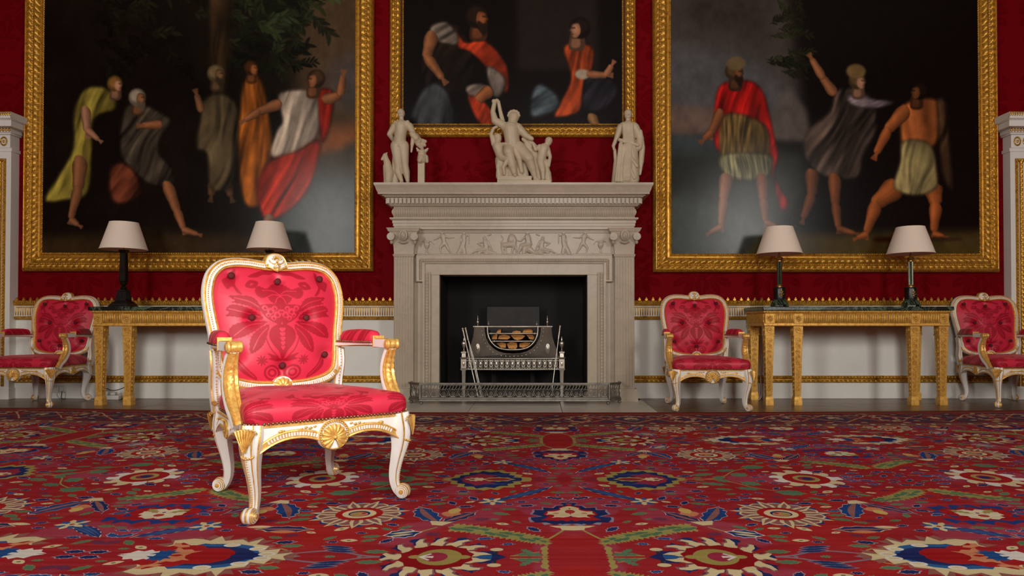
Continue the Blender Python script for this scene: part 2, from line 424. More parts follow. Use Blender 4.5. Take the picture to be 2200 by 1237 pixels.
# ---------------- carpet: one quarter of the repeat, mirrored in both directions over the whole rug
AX = 0.127; UT = 1.5875; V0, V1 = 2.22, 3.32
def warp(x): return (0.017 if x < 0 else 0.009) * min(x * x, 18.6)
def CP(px, py):
    p = (px - CX) / F; Y = (EYE * F) / (py - HOR); X = p * Y
    return (X - AX, Y - warp(X))
RED, PINK, NAVY, BLUE, CREAM = (160, 36, 44), (162, 60, 78), (32, 44, 98), (40, 92, 152), (218, 202, 158)
OLIVE, GREEN, MAUVE, PEACH, DRED, WHITE = (164, 150, 84), (92, 126, 96), (146, 96, 94), (206, 134, 96), (128, 14, 22), (226, 222, 212)
def carpet_tile():
    w, h = 1400, 970
    c = Cv(w, h, 0, UT, V0, V1, RED)
    n = fbm(h, w, (5, 7), 11, 4); m = np.clip((n - 0.53) * 14, 0, 1)[:, :, None]
    c.a = c.a * (1 - m) + np.array(PINK) * m
    n2 = fbm(h, w, (4, 6), 31, 3); m = np.clip((n2 - 0.60) * 12, 0, 1)[:, :, None]
    c.a = c.a * (1 - m) + np.array((170, 38, 38)) * m
    q = lambda *p: [CP(*k) for k in p]
    st = 0.012
    def stem(pts, wd=0.008, colr=OLIVE): c.line(smooth2(pts, 5, False), wd, colr)
    def outl(pts, colr, edge=WHITE, k=1.16): c.poly(grow(pts, k), edge); c.poly(pts, colr)
    # stems
    stem(q((1445, 1027), (1500, 1028), (1560, 1027), (1655, 1026))); stem(q((1560, 1027), (1600, 1013), (1655, 1022))); stem(q((1500, 1027), (1560, 1032), (1620, 1046), (1690, 1056)))
    stem(q((1790, 1024), (1820, 1018), (1850, 1008))); stem(q((1299, 1160), (1262, 1142), (1245, 1132)), 0.010); stem(q((1520, 1130), (1560, 1140), (1600, 1146)))
    stem(q((1655, 1193), (1700, 1190), (1760, 1180), (1860, 1187)), 0.012, (140, 120, 130)); stem(q((1700, 1190), (1750, 1204), (1800, 1200), (1860, 1187)), 0.012, (140, 120, 130))
    stem(q((1850, 1185), (1880, 1175), (2010, 1180)), 0.008)
    # sunflower
    cu, cv_ = CP(1676, 1101.5)
    def sunflower(u, v, R):
        c.poly([(u + R * (0.92 + 0.06 * math.cos(14 * a)) * math.cos(a), v + R * (0.92 + 0.06 * math.cos(14 * a)) * math.sin(a)) for a in np.linspace(0, 2 * pi, 90)], (30, 66, 128))
        for k in range(11):
            a = 2 * pi * (k + 0.5) / 11; d = (math.cos(a), math.sin(a)); t = (-d[1], d[0])
            P = lambda r, s_: (u + R * (d[0] * r + t[0] * s_), v + R * (d[1] * r + t[1] * s_))
            c.poly([P(.42, -.20), P(.72, -.23), P(.86, -.12), P(.90, 0), P(.86, .12), P(.72, .23), P(.42, .20)], CREAM); c.poly([P(.42, -.17), P(.70, -.195), P(.82, -.1), P(.85, 0), P(.82, .1), P(.70, .195), P(.42, .17)], MAUVE)
        for k in range(11):
            a = 2 * pi * k / 11; d = (math.cos(a), math.sin(a)); t = (-d[1], d[0])
            P = lambda r, s_: (u + R * (d[0] * r + t[0] * s_), v + R * (d[1] * r + t[1] * s_))
            c.poly([P(.40, -.11), P(.66, -.15), P(1.08, .04), P(.66, .13), P(.40, .11)], CREAM); c.poly([P(.46, -.045), P(.68, -.065), P(.95, .02), P(.68, .05), P(.46, .045)], MAUVE)
        c.ell((u, v), R * .50, R * .50, (172, 28, 30)); c.ell((u, v), R * .36, R * .34, (222, 206, 160)); c.ell((u, v), R * .23, R * .22, NAVY)
        c.ell((u, v - R * .03), R * .19, R * .17, PEACH); c.ell((u + R * .08, v - R * .02), R * .09, R * .12, OLIVE); c.ell((u - R * .09, v + R * .03), R * .05, R * .07, (160, 70, 60))
    sunflower(cu, cv_, 0.182)
    # large cream flame palmette
    pu, pv = CP(1543, 1193.6)
    for k in range(13):
        a = 2 * pi * (k + .5) / 13; r0, r1 = 0.112, 0.206 + 0.014 * (k % 2); b = a + 0.30
        c.poly(serr([(pu + .88 * r0 * math.cos(b - .2), pv + r0 * math.sin(b - .2)), (pu + .88 * r1 * .97 * math.cos(b - .13), pv + r1 * .97 * math.sin(b - .13)), (pu + .88 * r1 * .99 * math.cos(b + .13), pv + r1 * .99 * math.sin(b + .13)), (pu + .88 * r0 * math.cos(b + .2), pv + r0 * math.sin(b + .2))], .004, .016), NAVY)
        c.poly([(pu + r0 * math.cos(b - .18), pv + r0 * math.sin(b - .18)), (pu + .87 * r1 * .8 * math.cos(b - .1), pv + r1 * .8 * math.sin(b - .1)), (pu + .87 * r1 * .8 * math.cos(b + .1), pv + r1 * .8 * math.sin(b + .1)), (pu + r0 * math.cos(b + .18), pv + r0 * math.sin(b + .18))], BLUE)
    for k in range(13):
        a = 2 * pi * k / 13
        pts = [(.098, -.22), (.125, -.25), (.142, -.20), (.150, -.10), (.178, -.02), (.205, .14), (.196, .22), (.178, .16), (.160, .14), (.150, .22), (.125, .19), (.098, .22)]
        f = lambda r, t: (pu + .87 * r * math.cos(a + t * .9), pv + r * math.sin(a + t * .9))
        c.poly([f(r + .006, t * 1.18 + .03) for r, t in pts], MAUVE); c.poly([f(r, t) for r, t in pts], CREAM)
    c.poly(serr([(pu + .116 * math.cos(t), pv + .116 * math.sin(t)) for t in np.linspace(0, 2 * pi, 25)[:-1]], .006, .02), (146, 18, 26)); c.ell((pu - .01, pv), .072, .078, OLIVE); c.ell((pu - .085, pv), .024, .02, OLIVE); c.ell((pu + .068, pv), .022, .018, OLIVE)
    c.ell((pu + .004, pv), .04, .044, (160, 48, 72)); c.line([(pu + .052, pv), (pu + .012, pv + .006)], .009, WHITE); c.line([(pu + .052, pv), (pu + .022, pv + .030)], .010, WHITE); c.line([(pu + .052, pv), (pu + .022, pv - .030)], .010, WHITE)
    bu, bv = CP(1425, 1194)
    c.line([(bu - .012, bv - .07), (bu - .012, bv + .07)], .010, (40, 50, 60)); c.ell((bu - .012, bv + .075), .022, .016, CREAM); c.ell((bu - .012, bv - .075), .022, .016, CREAM)
    c.poly([(bu - .05, bv), (bu - .02, bv + .028), (bu + .03, bv + .02), (bu + .06, bv), (bu + .03, bv - .02), (bu - .02, bv - .028)], NAVY); c.poly([(bu, bv + .022), (bu + .03, bv + .018), (bu + .058, bv), (bu + .03, bv - .018), (bu, bv - .022)], BLUE)
    for sg in (1, -1):
        a0 = (bu - .06, bv + sg * .012); c.line([a0, (bu - .15, bv + sg * .05)], .006, OLIVE); c.line([a0, (bu - .18, bv + sg * .012)], .006, OLIVE)
        c.poly(serr(leafpoly((bu - .07, bv + sg * .03), (bu - .17, bv + sg * .025), .03), .004, .014), GREEN); c.poly(serr(leafpoly((bu - .09, bv + sg * .085), (bu - .13, bv + sg * .03), .026), .004, .014), GREEN)
    # feathered olive arc
    def feather(cl, w0, w1, tip=True):
        cl = smooth2(cl, 8, False); n = len(cl); up, dn = [], []
        for i, (x, y) in enumerate(cl):
            xa, ya = cl[max(0, i - 1)]; xb, yb = cl[min(n - 1, i + 1)]; L = math.hypot(xb - xa, yb - ya) or 1; nx, ny = -(yb - ya) / L, (xb - xa) / L
            t = i / (n - 1); wd = (w0 + (w1 - w0) * t) * (0.35 + 0.65 * min(1, t * 5)) * (min(1, (1 - t) * 6) ** .6 if tip else 1)
            up.append((x + nx * wd, y + ny * wd)); dn.append((x - nx * wd, y - ny * wd))
        c.poly(serr(up + dn[::-1], .009, .020), OLIVE)
        for i in range(3, n - 4, 4):
            for sg in (1, -1):
                (x, y) = cl[i]; ux, uy = (up[i][0] - x) * sg, (up[i][1] - y) * sg; tx, ty = cl[i + 4][0] - x, cl[i + 4][1] - y
                g = [(x + ux * .1, y + uy * .1), (x + ux * .75, y + uy * .75), (x + tx * .8 + ux * .55, y + ty * .8 + uy * .55), (x + tx * 1.2 + ux * .05, y + ty * 1.2 + uy * .05)]
                c.poly(serr(g, .003, .012), (84, 120, 88) if (i // 4 + (sg > 0)) % 3 else (150, 150, 90))
    feather(q((1296, 1166), (1318, 1157), (1352, 1150), (1400, 1142), (1445, 1134), (1492, 1130)), .040, .046, False)
    u0, _ = CP(1303, 1175); c.poly(serr([(u0 - .006, V0), (u0 + .010, V0), (u0 + .016, V0 + .10), (u0 - .008, V0 + .12)], .003, .018), OLIVE); c.occ[:int(.23 / (V1 - V0) * h), :int(.15 / UT * w)] = True
    feather([(UT - .02, 3.10), (UT - .10, 3.02), (UT - .20, 2.95), (UT - .32, 2.90)], .052, .034)
    # crown on the axis with a cream cup
    kv = CP(1237, 1100)[1]
    for sg in (1,):
        c.poly(serr([(0, kv + .20), (.05, kv + .10), (.10, kv + .08), (.16, kv + .02), (.13, kv - .04), (.17, kv - .10), (.10, kv - .15), (0, kv - .165)], .014, .026), (150, 140, 160))
        c.poly(serr([(0, kv + .19), (.045, kv + .095), (.095, kv + .072), (.15, kv + .015), (.12, kv - .04), (.16, kv - .10), (.095, kv - .143), (0, kv - .155)], .014, .026), NAVY)
        c.poly(serr([(0, kv + .14), (.05, kv + .055), (.105, kv + .01), (.09, kv - .05), (.11, kv - .09), (.06, kv - .115), (0, kv - .11)], .008, .03), (166, 26, 34))
        c.poly(serr([(0, kv + .10), (.03, kv + .085), (.045, kv + .03), (.085, kv + .02), (.095, kv - .02), (.06, kv - .03), (.075, kv - .065), (.03, kv - .06), (0, kv - .05)], .004, .018), CREAM)
        c.ell((0, kv + .02), .02, .026, (176, 50, 46)); c.ell((.055, kv - .005), .012, .01, PEACH); c.poly(serr([(0, kv - .12), (.05, kv - .10), (.04, kv - .15), (0, kv - .15)], .005, .015), NAVY)
        c.poly([(0, kv - .17), (.085, kv - .172), (.06, kv - .195), (.045, kv - .20), (.04, kv - .225), (0, kv - .23)], CREAM)
        outl(serr(leafpoly((.012, kv + .21), (.10, kv + .255), .026), .004, .014), NAVY)
    # blue palmette with pointed olive border on the v = V1 line
    bu, bv = CP(1368, 1026.5); bv = V1
    pts = [(-.205, 0), (-.15, -.06), (-.11, -.15), (-.04, -.20), (.05, -.215), (.12, -.17), (.17, -.09), (.22, -.02), (.22, 0)]
    full = [(bu + x, bv + y) for x, y in pts] + [(bu + x, bv - y) for x, y in pts[::-1]]
    c.poly(serr(full, .014, .030), OLIVE); c.poly(serr([(bu + (x - bu) * .80 + .008, bv + (y - bv) * .82) for x, y in full], .012, .026), NAVY)
    c.poly(serr([(bu + (x - bu) * .5 + .035, bv + (y - bv) * .56) for x, y in full], .010, .026), (152, 44, 66)); c.poly(serr(leafpoly((bu - .12, bv), (bu + .05, bv), .09), .006, .02), OLIVE); c.poly(leafpoly((bu - .10, bv), (bu + .03, bv), .055), (150, 40, 50))
    c.poly(serr(leafpoly((bu + .02, bv), (bu + .12, bv), .07), .006, .018), CREAM); c.ell((bu + .09, bv), .014, .012, (120, 40, 40))
    for k in range(3):
        y = -.055 - .04 * k; c.poly(serr(leafpoly((bu - .13 + .03 * k, bv + y), (bu + .02 + .03 * k, bv + y * 1.1), .026), .005, .018), (40, 70, 130) if k % 2 else NAVY)
    # blue spindle leaves and star flower
    def spindle(a, b, wd, star=True):
        L = leafpoly(a, b, wd, .03, 12); c.poly(grow(L, 1.03), CREAM); c.poly(serr(L, .003, .02), (46, 54, 110))
        for k in (-.28, 0, .28):
            nx, ny = -(b[1] - a[1]), (b[0] - a[0]); Ln = math.hypot(nx, ny); nx, ny = nx / Ln * wd * k, ny / Ln * wd * k
            c.poly(leafpoly((a[0] + (b[0] - a[0]) * .06 + nx, a[1] + (b[1] - a[1]) * .06 + ny), (a[0] + (b[0] - a[0]) * .9 + nx * .6, a[1] + (b[1] - a[1]) * .9 + ny * .6), wd * .16, .03), (58, 96, 152))
        if star:
            for k in range(10):
                an = 2 * pi * k / 10 + .2; c.poly(leafpoly((a[0] + .012 * math.cos(an), a[1] + .012 * math.sin(an)), (a[0] + .062 * math.cos(an), a[1] + .062 * math.sin(an)), .024), CREAM if k % 2 else (44, 92, 150))
            c.ell(a, .022, .022, CREAM); c.ell(a, .009, .009, (170, 50, 40))
    spindle(CP(1383, 1075), CP(1243, 1043), .056); spindle(CP(2012, 1128), CP(2185, 1153), .058)
    # white wreath rosette on the v = V1 line
    ru, rv = CP(1727, 1025)[0], V1
    for k in range(11):
        a = 2 * pi * k / 11; f = lambda r, t: (ru + r * .98 * math.cos(a + t), rv + r * 1.12 * math.sin(a + t))
        c.poly([f(.165, -.16), f(.178, 0), f(.165, .16), f(.13, .2), f(.13, -.2)], NAVY); c.poly(serr([f(.094, -.30), f(.128, -.30), f(.145, -.2), f(.168, -.16), f(.176, .02), f(.158, .10), f(.150, .2), f(.125, .2), f(.094, .28)], .004, .02), CREAM if k % 3 else WHITE)
    c.ell((ru, rv), .108, .115, (164, 24, 28)); c.ell((ru, rv), .062, .07, OLIVE); c.ell((ru, rv), .04, .045, (150, 44, 66)); c.ell((ru + .005, rv), .024, .026, NAVY)
    # tulips
    def tulip(cup, l, r, bulb, s_=1.0):
        outl(serr(leafpoly(cup, l, .055 * s_, .02), .005, .018), NAVY, WHITE, 1.05); c.poly(leafpoly(cup, l, .022 * s_, .02), MAUVE)
        outl(serr(leafpoly(cup, r, .085 * s_, -.05), .006, .018), (30, 66, 130), WHITE, 1.05); c.poly(leafpoly(cup, r, .028 * s_, -.05), MAUVE)
        c.poly(leafpoly(((cup[0] + bulb[0]) / 2, (cup[1] + bulb[1]) / 2), bulb, .075 * s_), PEACH); c.poly(leafpoly(((cup[0] + bulb[0] * 3) / 4, (cup[1] + bulb[1] * 3) / 4), (bulb[0] * 1.25 - cup[0] * .25, bulb[1] * 1.25 - cup[1] * .25), .05 * s_), (206, 178, 104))
        dx, dy = bulb[0] - cup[0], bulb[1] - cup[1]; L = math.hypot(dx, dy); dx, dy = dx / L, dy / L
        c.poly([(cup[0] + dx * .02 - dy * .045, cup[1] + dy * .02 + dx * .045), (cup[0] + dx * .02 + dy * .045, cup[1] + dy * .02 - dx * .045), (cup[0] - dx * .03 + dy * .02, cup[1] - dy * .03 - dx * .02), (cup[0] - dx * .03 - dy * .02, cup[1] - dy * .03 + dx * .02)], CREAM)
    tulip(CP(1511, 1121), CP(1421, 1096), CP(1541, 1086), CP(1470, 1095)); tulip(CP(1836, 1077), CP(1975, 1104), CP(1832, 1112), CP(1888, 1098))
    # striped pod, boat leaf, flame palmette, cluster on the far axis
    a, b = CP(1560, 1141), CP(1636, 1147); outl(serr(leafpoly(a, b, .085), .004, .014), (28, 58, 120), WHITE, 1.12); c.poly(leafpoly((a[0] + .012, a[1] + .016), (b[0] - .012, b[1] + .012), .02), CREAM); c.poly(leafpoly((a[0] + .02, a[1] - .016), (b[0] - .01, b[1] - .018), .02), CREAM)
    a, b = CP(1790, 1135), CP(1905, 1134); outl(serr(leafpoly(a, b, .07), .004, .016), NAVY, CREAM, 1.1); c.poly(leafpoly(a, b, .022), MAUVE); c.poly(leafpoly((a[0] + .04, a[1] - .03), (b[0] - .05, b[1] - .03), .034), PEACH); c.poly(leafpoly((b[0] - .04, b[1] + .03), (b[0] + .05, b[1] + .02), .03), CREAM)
    fu, fv = 1.165, V0 + .02
    rim = [(-.24, .0), (-.13, .07), (-.10, .14), (-.02, .13), (.05, .165), (.12, .13), (.16, .16), (.20, .08), (.18, 0)]
    full = [(fu + x, fv + y) for x, y in rim] + [(fu + x, fv - y) for x, y in rim[::-1]]
    c.poly(serr([(fu + (x - fu) * 1.12, fv + (y - fv) * 1.14) for x, y in full], .022, .024), (150, 96, 86)); c.poly(serr(full, .020, .030), CREAM)
    c.poly(serr([(fu + (x - fu) * .68 - .02, fv + (y - fv) * .66) for x, y in full], .012, .036), BLUE); c.poly(serr([(fu + (x - fu) * .72, fv + (y - fv) * .48) for x, y in full], .010, .03), NAVY)
    c.poly(serr([(fu + .01, fv + .05), (fu + .15, fv + .10), (fu + .22, fv + .05), (fu + .22, fv - .06), (fu + .10, fv - .06), (fu - .06, fv - .035), (fu - .06, fv + .03)], .008, .03), (164, 26, 30))
    c.poly(serr([(fu + .05, fv + .02), (fu + .16, fv + .055), (fu + .11, fv + .07), (fu + .20, fv + .115), (fu + .14, fv + .04), (fu + .17, fv + .0), (fu + .09, fv - .02)], .006, .02), PEACH)
    c.poly(serr(leafpoly((fu + .14, fv - .01), (fu + .30, fv - .01), .07), .008, .02), WHITE); c.poly(serr(leafpoly((fu + .12, fv + .005), (fu + .20, fv - .005), .06), .008, .02), (36, 80, 140))
    for x, y in ((-.12, .05), (-.14, -.05), (-.02, .085), (0, -.085), (.09, -.09), (-.17, .0)): c.ell((fu + x, fv + y), .028, .018, WHITE); c.ell((fu + x, fv + y), .018, .010, CREAM)
    ku, kv2 = UT, 2.70
    c.poly(serr([(ku, kv2 + .14), (ku - .06, kv2 + .10), (ku - .12, kv2 + .12), (ku - .17, kv2 + .03), (ku - .12, kv2 - .03), (ku - .19, kv2 - .10), (ku - .08, kv2 - .14), (ku, kv2 - .12)], .02, .028), (36, 62, 128))
    c.poly(serr([(ku, kv2 + .10), (ku - .05, kv2 + .07), (ku - .11, kv2 + .08), (ku - .14, kv2 + .02), (ku - .10, kv2 - .04), (ku - .15, kv2 - .08), (ku - .06, kv2 - .10), (ku, kv2 - .09)], .008, .028), (166, 26, 32))
    c.poly(serr([(ku, kv2 + .05), (ku - .05, kv2 + .06), (ku - .09, kv2 + .0), (ku - .05, kv2 - .07), (ku, kv2 - .075)], .008, .018), (222, 212, 180)); c.poly(serr(leafpoly((ku - .02, kv2 + .0), (ku - .09, kv2 + .06), .03), .004, .014), OLIVE); c.ell((ku, kv2 - .03), .02, .018, (176, 60, 50))
    # branch knots, blue sprigs
    for (x, y, r) in ((1745, 1176, .3), (1790, 1203, -.3)):
        a = CP(x, y)
        for k in (-1, 0, 1): outl(leafpoly((a[0] - .05 + .012 * k, a[1] + .022 * k - .01), (a[0] + .05 + .012 * k, a[1] + .022 * k + .02 * r), .022), (40, 54, 104), (150, 160, 180), 1.14)
    # green foliage around the rosette stems
    for (x0, y0, x1, y1, wd) in ((1470, 1009, 1535, 1013, .05), (1500, 1036, 1560, 1040, .05), (1534, 1021, 1560, 1017, .06), (1536, 1028, 1566, 1034, .05), (1560, 1010, 1612, 1014, .07), (1590, 1034, 1632, 1040, .075), (1600, 1000, 1655, 1000, .07), (1580, 1046, 1632, 1050, .05), (1666, 1056, 1728, 1058, .085), (1545, 1002, 1590, 1004, .05), (1450, 1016, 1470, 1018, .03), (1600, 1022, 1640, 1020, .02)):
        L = leafpoly(CP(x0, y0), CP(x1, y1), wd); c.poly(serr(grow(L, 1.1), .005, .018), (120, 130, 84)); c.poly(serr(L, .006, .018), GREEN)
    # small scattered leaves
    r = random.Random(5)
    kinds = [('n', 44), ('g', 46), ('c', 16), ('b', 16), ('m', 14)]
    for kd, cnt in kinds:
        done = 0; tries = 0
        while done < cnt and tries < 4000:
            tries += 1; u, v = r.uniform(0, UT), r.uniform(V0, V1); i, j = int((u / UT) * w), int((v - V0) / (V1 - V0) * h); R = 20
            if c.occ[max(0, j - R):j + R, max(0, i - R):i + R].any(): continue
            a = r.gauss(0, .45) + (pi if r.random() < .5 else 0); L = r.uniform(.035, .075); p0 = (u - L / 2 * math.cos(a), v - L / 2 * math.sin(a)); p1 = (u + L / 2 * math.cos(a), v + L / 2 * math.sin(a))
            if kd == 'n': outl(serr(leafpoly(p0, p1, L * .44), .0026, .011), NAVY, (176, 168, 180), 1.22)
            elif kd == 'b': outl(serr(leafpoly(p0, p1, L * .40, .12), .0026, .011), (40, 74, 134), (180, 176, 184), 1.2)
            elif kd == 'g': c.poly(serr(grow(leafpoly(p0, p1, L * .44), 1.16), .0024, .011), (140, 134, 84)); c.poly(serr(leafpoly(p0, p1, L * .42), .002, .011), GREEN)
            elif kd == 'c': c.poly(leafpoly(p0, p1, L * .5), CREAM); c.ell((u, v), L * .12, L * .08, (110, 110, 70))
            else: c.poly(serr(leafpoly(p0, p1, L * .5), .004, .012), (112, 52, 80))
            done += 1
    wv = rng.normal(0, 1, (h, w)); c.a += (wv * 5)[:, :, None] + ((fbm(h, w, (60, 3), 5, 2) - .5) * 22)[:, :, None]
    return c.image('carpet_field')
def carpet_border():
    # one repeat of the border, mirrored along its length; v runs from the field out to the rug's edge
    w, h = 520, 380
    c = Cv(w, h, 0, 1.0, 0, .86, (132, 44, 54))
    m = np.clip((fbm(h, w, (5, 6), 77) - .5) * 12, 0, 1)[:, :, None]; c.a = c.a * (1 - m) + np.array((112, 52, 66)) * m
    for (v0, v1, cc) in ((0, .03, (150, 60, 52)), (.03, .13, (146, 110, 92)), (.13, .15, (84, 44, 54)), (.72, .74, (186, 130, 96)), (.74, .80, (150, 34, 34)), (.80, .82, (180, 120, 90)), (.82, .86, (122, 22, 24))): c.poly([(0, v0), (1, v0), (1, v1), (0, v1)], cc)
    for k in range(14): c.poly(serr(leafpoly((k / 14 + .008, .08), (k / 14 + .06, .08), .05), .005, .02), (206, 186, 150) if k % 2 else (140, 40, 44)); c.ell((k / 14, .08), .012, .02, (60, 40, 70))
    for (x, y, rx, ry, cc) in ((0, .43, .15, .20, (74, 56, 80)), (0, .43, .10, .13, (150, 50, 50)), (0, .43, .05, .07, (206, 180, 140)), (.5, .42, .12, .17, (190, 166, 130)), (.5, .42, .085, .12, (128, 32, 44)), (.5, .42, .05, .06, (70, 60, 92)), (.25, .30, .09, .07, (80, 60, 82)), (.25, .56, .09, .07, (78, 58, 78)), (.76, .30, .09, .08, (84, 62, 84)), (.76, .58, .08, .06, (150, 120, 96)), (1, .43, .13, .17, (76, 58, 82)), (1, .43, .07, .1, (196, 166, 130))):
        c.poly(serr([(x + rx * math.cos(t), y + ry * math.sin(t)) for t in np.linspace(0, 2 * pi, 18)], .014, .03), cc)
    c.line(smooth2([(0, .2), (.25, .42), (.5, .62), (.75, .44), (1, .2)], 6, False), .016, (196, 166, 126)); c.line(smooth2([(0, .62), (.25, .44), (.5, .22), (.75, .42), (1, .64)], 6, False), .016, (186, 150, 110))
    r = random.Random(3)
    for k in range(110):
        x, y = r.random(), r.uniform(.17, .70); a = r.gauss(0, .5); L = r.uniform(.04, .09)
        c.poly(leafpoly((x, y), (x + L * math.cos(a), y + L * math.sin(a)), L * .5), r.choice([(200, 176, 138), (70, 58, 82), (74, 60, 84), (150, 40, 44), (96, 96, 80), (60, 50, 80)]))
    c.a += (rng.normal(0, 6, (h, w)))[:, :, None]
    return c.image('carpet_border')

# ---------------- damask: a palmette repeat, half drawn and mirrored
def damask_mask():
    w, h = 640, 800
    c = Cv(w, h, -1.0, 1.0, -1.25, 1.25, (0, 0, 0))
    ax = lambda y: 750 + (y - 330) * .077
    def A(x, y): a = (x - ax(y)) * 1.06 / 480; return (a, (640 - (y - (x - ax(y)) * .04)) / 480)
    def D(pts, v=255, sm=True, sr=0):
        p = [A(*k) for k in pts]
        if sm: p = smooth2(p, 5)
        if sr: p = serr(p, sr, .05)
        c.poly(p, (v,) * 3); c.poly([(-x, y) for x, y in p], (v,) * 3)
    def Ln(pts, wd=.014, v=0):
        p = smooth2([A(*k) for k in pts], 5, False); c.line(p, wd, (v,) * 3); c.line([(-x, y) for x, y in p], wd, (v,) * 3)
    D([(745, 335), (800, 345), (850, 380), (905, 362), (936, 398), (925, 440), (890, 458), (855, 445), (832, 482), (790, 505), (755, 512), (745, 420)], 255, True, .008)
    Ln([(757, 430), (800, 395), (880, 395)]); Ln([(757, 432), (810, 425), (860, 452)]); Ln([(757, 435), (785, 455), (800, 490)])
    D([(905, 545), (940, 470), (1000, 445), (1118, 452), (1082, 488), (1110, 500), (1040, 515), (980, 530), (920, 562)], 255, True, .006); Ln([(925, 530), (985, 490), (1085, 465)], .012)
    D([(905, 605), (960, 560), (1040, 525), (1112, 520), (1150, 560), (1130, 580), (1158, 610), (1100, 612), (1000, 628), (920, 628)], 255, True, .006); Ln([(925, 605), (1010, 580), (1130, 552)], .012)
    D([(880, 640), (960, 640), (1050, 650), (1130, 690), (1158, 780), (1110, 780), (1050, 760), (980, 720), (940, 690)], 255, True, .006); Ln([(920, 655), (1020, 680), (1120, 760)], .012)
    D([(868, 665), (930, 690), (990, 740), (1020, 800), (1026, 888), (980, 872), (930, 822), (900, 760)], 255, True, .006); Ln([(885, 690), (950, 760), (1005, 860)], .012)
    D([(775, 660), (840, 676), (876, 720), (880, 775), (852, 832), (822, 872), (806, 925), (790, 935), (786, 800)])
    for k in range(5): y = 700 + k * 36; D([(ax(y), y - 14), (ax(y) + 22 - k * 2, y - 12), (ax(y) + 16 - k * 2, y + 8), (ax(y), y + 16)], 0)
    Ln([(880, 690), (905, 760), (880, 850), (830, 915)], .02, 255)
    D([(760, 520), (830, 500), (912, 515), (908, 570), (880, 612), (830, 646), (780, 652)])
    for (x, y, r) in ((800, 585, 26), (845, 560, 26), (882, 535, 22), (830, 612, 20), (865, 590, 18), (812, 535, 20), (775, 560, 18)):
        D([(x - r, y), (x - r * .5, y - r), (x + r * .5, y - r), (x + r, y), (x, y + r * .9)], 0); D([(x - r * .5, y + r * .2), (x, y - r * .5), (x + r * .5, y + r * .2), (x, y + r * .6)], 255)
    D([(800, 940), (850, 905), (908, 888), (882, 920), (905, 932), (840, 950)]); D([(1040, 235), (1100, 300), (1145, 335), (1122, 402), (1085, 380), (1062, 424), (1028, 436), (1062, 370), (1050, 320)])
    D([(750, 228), (860, 238), (965, 290), (905, 294), (850, 268), (790, 262)]); D([(995, 1070), (1058, 1000), (1112, 925), (1124, 985), (1082, 1045), (1000, 1096)]); Ln([(1010, 1075), (1070, 1010), (1112, 950)], .012)
    for k in range(9): t = 2 * pi * k / 9; D([(950, 945), (950 + 26 * math.cos(t - .25), 945 + 26 * math.sin(t - .25)), (950 + 44 * math.cos(t), 945 + 44 * math.sin(t)), (950 + 26 * math.cos(t + .25), 945 + 26 * math.sin(t + .25))])
    for r, v in ((62, 255), (46, 0), (34, 255), (18, 0)): D([(880 + r * math.cos(t), 1040 + r * math.sin(t)) for t in np.linspace(0, 2 * pi, 14)[:-1]], v)
    D([(900, 330), (960, 320), (1000, 370), (960, 385), (925, 375)]); D([(930, 345), (955, 345), (965, 365)], 0, False)
    D([(520, 1150), (600, 1100), (640, 1180), (600, 1230)], 255)
    c.a = np.clip(np.dstack([blur(c.a[:, :, 0], 1)] * 3), 0, 255)
    return c.image('damask_weave', True)

# ---------------- oil canvases (plain stand-ins: groups of robed figures in a landscape)
SKIN = (150, 96, 62)
def limb(c, p0, r0, p1, r1, colr, soft=1):
    L = math.hypot(p1[0] - p0[0], p1[1] - p0[1]) or 1; tx, ty = (p1[0] - p0[0]) / L, (p1[1] - p0[1]) / L; nx, ny = -ty, tx
    for k, sh in ((1.0, .52), (.90, .66), (.76, .84), (.52, 1.0), (.26, 1.14)):
        ox, oy = -(1 - k) * .45 * r0, (1 - k) * .30 * r0; up, dn = [], []
        for i in range(9):
            t = i / 8; r = (r0 + (r1 - r0) * t) * (1 + .16 * math.sin(pi * min(1, t * 1.5))) * k * (1 if 0 < i < 8 else .72) * (min(1, .45 + t * 3.2) if k > .85 else 1)
            x, y = p0[0] + tx * L * (t * 1.06 - .03) + ox, p0[1] + ty * L * (t * 1.06 - .03) + oy; up.append((x + nx * r, y + ny * r)); dn.append((x - nx * r, y - ny * r))
        c.poly(smooth2(up + dn[::-1], 3), tuple(min(255, v * sh) for v in colr), .9, soft + (1 if k < .9 else 0))
    if r1 < 9:      # hand or foot: a small wedge with a few toes or fingers
        for q in (-.7, -.2, .3, .8): c.line([p1, (p1[0] + tx * r1 * 2.1 + nx * q * r1 * .9, p1[1] + ty * r1 * 2.1 + ny * q * r1 * .9)], r1 * .62, tuple(v * .9 for v in colr), .8, 1)
